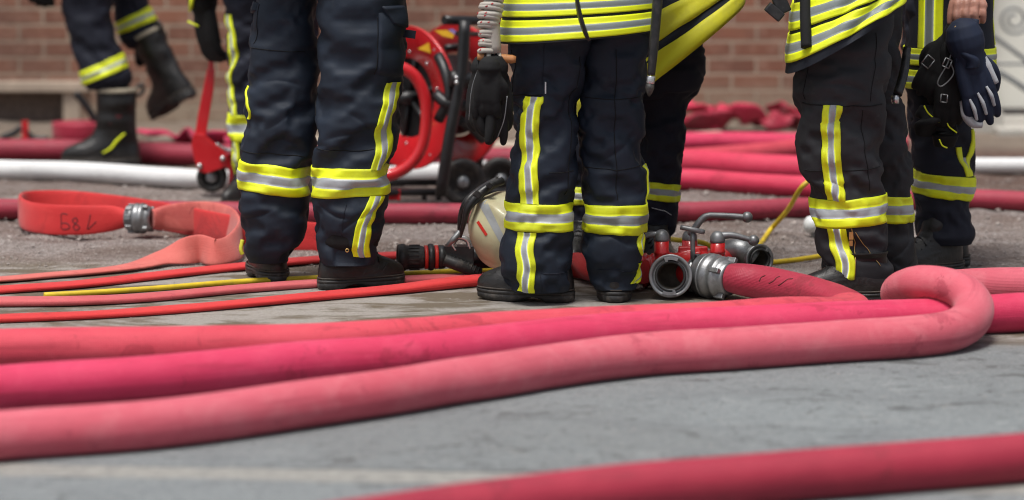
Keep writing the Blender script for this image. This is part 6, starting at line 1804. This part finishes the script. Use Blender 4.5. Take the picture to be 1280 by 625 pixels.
# ---- person Q: behind A, gloved hand on the red lever
def person_lever():
    Y = 10.6
    root = empty('person', (V(315, 0, Y)[0], Y, 0), 'firefighter half hidden behind another, black gloved hand on the red lever', 'person', GP)
    TF = Tube([(-70, 276, 345), (0, 278, 345), (20, 281, 344), (50, 284, 343), (80, 284, 342), (120, 286, 341), (150, 285, 340), (180, 288, 338), (210, 290, 336), (235, 292, 334)], Y, depth=1.0, ev=EV_LEG, seed=81)
    TB = Tube([(-70, 330, 400), (0, 330, 400), (60, 332, 398), (120, 334, 396), (180, 336, 392), (235, 340, 388)], Y + .1, depth=1.0, ev=EV_LEG, seed=83)
    tr = trousers(root, [TF, TB], M['navy_dark'])
    band_on(TF, tr, ((285, 140), (340, 141)), ((287, 175), (338, 176)))
    stripe_on(TF, tr, [(18, 289), (40, 294), (65, 296), (85, 292), (105, 291), (125, 293), (140, 295)], .042)
    stripe_on(TF, tr, [(175, 296), (195, 298), (220, 299), (232, 299)], .040)
    boot(root, 0, (-.4, -.9, 0), origin=(V(312, 250, Y)[0], Y, 0), shaft=.15, seed=13); boot(root, 0, (.4, -.9, 0), origin=(V(362, 250, Y)[0], Y + .1, 0), shaft=.15, seed=14)
    sc = np.array([V(325, 0, Y)[0], 10.62, 1.46])
    J, jo = jacket(root, 322, 62, -16, Y, M['jacket'], depth=.7, seed=25, sc=sc)
    mb = MB(); J.hband(mb, lambda u: J.zrow[0] + .10, lambda u: J.zrow[0] + .015); mb.build('reflective_band', [M['yellow'], M['silver']], jo)
    Yh = 10.92
    wr = V(256, 16, Yh - .06)
    arms = [(sc + np.array([.27, .0, -.28]), sc + np.array([.2, -.2, -.3])), (sc + np.array([-.26, .1, -.30]), wr + np.array([0, 0, .05]))]
    body, sl, s_, f = full_body(root, (0.1, -1), [(V(312, 0, Y)[0], Y, 0), (V(362, 0, Y)[0], Y + .1, 0)], [TF, TB], .90, sc, [arms[0], arms[1]])
    for p in sl: sleeve(jo, p, M['jacket'], r=(.085, .075, .07, .066, .064))
    g = glove(root, dict(o=wr, d=V(266, 80, Yh - .05) - wr, n=(-.75, -.65, 0), size=1.22, curl=(.42, .5, .5, .45), thumb=1, fat=1.25, spread=.02, thumb_curl=.9), M['black_knit'], 'glove', .006, wrist_r=.046, cuff_len=.05)
    mb = MB(); mb.tube([V(235, 27, Yh - .12), V(242, 30, Yh - .13), V(248, 33, Yh - .13)], .004, 8); mb.build('yellow_trim', M['yellow'], g)
    mb = MB(); mb.tube([V(237, 14, Yh - .10), V(239, 6, Yh - .12), V(240, -4, Yh - .12)], [.004, .009, .009], 8); mb.build('yellow_trim', M['yellow'], g)
person_lever()

# ------------------------------------------------------------------ things hanging at the hips
def hip_gear():
    P = lambda x, y, d=0: V(x, y, 8.02 + d)
    root = empty('rope_bundle', P(616, 40), 'bundle of white cord with red flecks wound on a wooden toggle', 'rope')
    mb = MB(); rs = np.random.default_rng(4)
    pts = []
    for k in range(23 * 16):
        t = k / 16; a = k / 16 * 2 * PI
        y = -68 + t * 5.8; r = (10.5 + 2.2 * math.sin(t * .5 + .8) + rs.uniform(-.25, .25)) / 436
        c = P(613 + 4 * math.sin(t * .22), y + math.sin(a) * 2.4 + 1.6 * math.sin(a * .5)); pts.append(c + np.array([math.cos(a) * r, math.sin(a) * r * .9, 0]))
    mb.tube(pts, .0076, 10, sub=1); mb.tube([P(616, -60), P(614, 0), P(617, 66)], .022, 12)
    for k in range(6): mb.tube([P(606 + k * 2.6, -50), P(608 + k * 2.4, 10, -.012), P(610 + k * 2, 62)], .0065, 8)
    mb.tube([P(611, 62), P(612, 74, -.02), P(619, 80, -.018), P(624, 72, -.01), P(622, 62)], .0068, 10)
    for k in range(75):
        i = rs.integers(5, len(pts) - 5); p, q = pts[i], pts[i + 1]; c = P(616, 0); c[2] = p[2]
        n = p - c; n[2] = 0; n /= np.linalg.norm(n) + 1e-9
        if n[1] > .2: continue
        mb.tube([p + n * .0062, q * .6 + p * .4 + n * .0066 + np.array([0, 0, .003])], .0026, 6, sub=1, mat=1)
    mb.build('cord', [M['rope'], M['ropered']], root)
    mb = MB(); a, b = P(597, 70.5), P(645, 74.5); mb.lathe(a, b - a, [(-.001, .0001), (-.001, .009), (.003, .0118), (.05, .0125), (.10, .0125), (.11, .009)], 20); mb.build('wooden_toggle', M['wood'], root)
    root = empty('work_gloves', P(610, 130), 'pair of worn black gloves hanging from the hip below the wooden toggle', 'gloves')
    glove(root, dict(o=P(602, 96, .02), d=P(590, 165, .0) - P(602, 96, .02), n=(-.95, -.45, 0), size=1.0, curl=(.30, .42, .55, .3), spread=.12, thumb=-1, fat=1.15, thumb_curl=.9), M['black_knit'], 'glove_shell', .0045, wrist_r=.034, cuff_len=.03)
    glove(root, dict(o=P(620, 98, .0), d=P(628, 180, -.02) - P(620, 98, .0), n=(.75, -.8, 0), size=1.03, curl=(.08, .35, .12, .5), spread=.17, thumb=1, fat=1.1, thumb_curl=.1, len=1.1), M['black_knit'], 'glove_shell', .0045, wrist_r=.036, cuff_len=.035)
    glove(root, dict(o=P(611, 92, -.045), d=P(607, 150, -.05) - P(611, 92, -.045), n=(-.2, -1, 0), size=.82, curl=(.5, .6, .45, .6), spread=.12, thumb=-1, fat=1.15, thumb_curl=.5), M['black_knit'], 'glove_liner', .0045, wrist_r=.040, cuff_len=.02)
    for p in ((P(604, 78), P(598, 86, -.03), P(590, 110, -.045), P(586, 150, -.04)), (P(634, 120, -.06), P(630, 150, -.06), P(622, 172, -.05))):
        mb = MB(); mb.tube(p, .0014, 6); mb.build('seam', M['alu_dark'], root)
    mb = MB(); mb.tube([P(607, 66, -.01), P(603, 80, -.02), P(600, 92, -.02)], .002, 6); mb.tube([P(600, 60), P(596, 88, -.01)], .0015, 6); mb.build('hanging_loop', M['black_metal'], root)
    P = lambda x, y, d=0: V(x, y, 7.86 + d)
    root = empty('leather_strap', P(726, 20), 'cracked black leather strap end hanging over the yellow jacket hem', 'strap')
    mb = MB(); mb.grid(hose_sweep([(*P(716, -60), .022, .005, 0), (*P(720, -10), .023, .006, 0), (*P(725, 20), .021, .006, 8), (*P(733, 44), .013, .006, 5), (*P(737, 51), .004, .004, 0)], 20, 10, 3.0), True, cap0=True, cap1=True)
    s = mb.build('strap', M['boot'], root)
    Q = lambda x, y, d=0: V(x, y, 7.95 + d)
    root = empty('hanging_rod', Q(815, 60), 'slim black rod with a silver ferrule near its tip hanging at the right hip', 'rod')
    mb = MB(); mb.tube([Q(827, -60), Q(822, 0), Q(817, 60), Q(814, 94)], [.014, .0145, .0135, .011], 18); mb.build('shaft', M['black_plastic'], root)
    mb = MB(); a, b = Q(814, 95), Q(812.5, 106); mb.lathe(a, b - a, [(0, .0115), (.001, .0122), (.020, .0122), (.022, .011)], 24); mb.build('ferrule', M['chrome'], root)
    mb = MB(); a, b = Q(812.7, 105), Q(811, 122); mb.lathe(a, b - a, [(0, .0118), (.012, .0125), (.026, .008), (.034, .003), (.036, .0001)], 24); mb.build('tip', M['rubber'], root)
hip_gear()

# ------------------------------------------------------------------ light
# ------------------------------------------------------------------ light
def light():
    w = bpy.data.worlds.new('World'); SC.world = w; w.use_nodes = True
    nt = w.node_tree; bg = nt.nodes['Background']
    sk = nt.nodes.new('ShaderNodeTexSky'); sk.sky_type = 'NISHITA'; sk.sun_disc = False
    sk.sun_elevation = R(72); sk.sun_rotation = R(235); sk.air_density = 1.0; sk.dust_density = 4.0; sk.ozone_density = 1.0
    hs = nt.nodes.new('ShaderNodeHueSaturation'); hs.inputs['Saturation'].default_value = .45
    nt.links.new(sk.outputs[0], hs.inputs['Color']); nt.links.new(hs.outputs[0], bg.inputs[0]); bg.inputs[1].default_value = .06
    l = bpy.data.lights.new('sun', 'SUN'); l.energy = 1.5; l.angle = R(18); l.color = (1, .97, .93)
    lo = bpy.data.objects.new('sun', l); COL.objects.link(lo)
    el, az = R(70), R(205)
    # sun behind and a little left of the camera, high
    d = Vector((math.sin(az) * math.cos(el), math.cos(az) * math.cos(el), math.sin(el)))
    lo.rotation_euler = d.to_track_quat('Z', 'Y').to_euler(); lo.location = d * 20
    SC.view_settings.view_transform = 'Standard'; SC.view_settings.look = 'None'; SC.view_settings.exposure = 1.2; SC.view_settings.gamma = 1
light()

SC.cycles.pixel_filter_type = 'BLACKMAN_HARRIS'
SC.cycles.filter_width = 1.05
SC.cycles.use_denoising = True
SC.cycles.max_bounces = 8
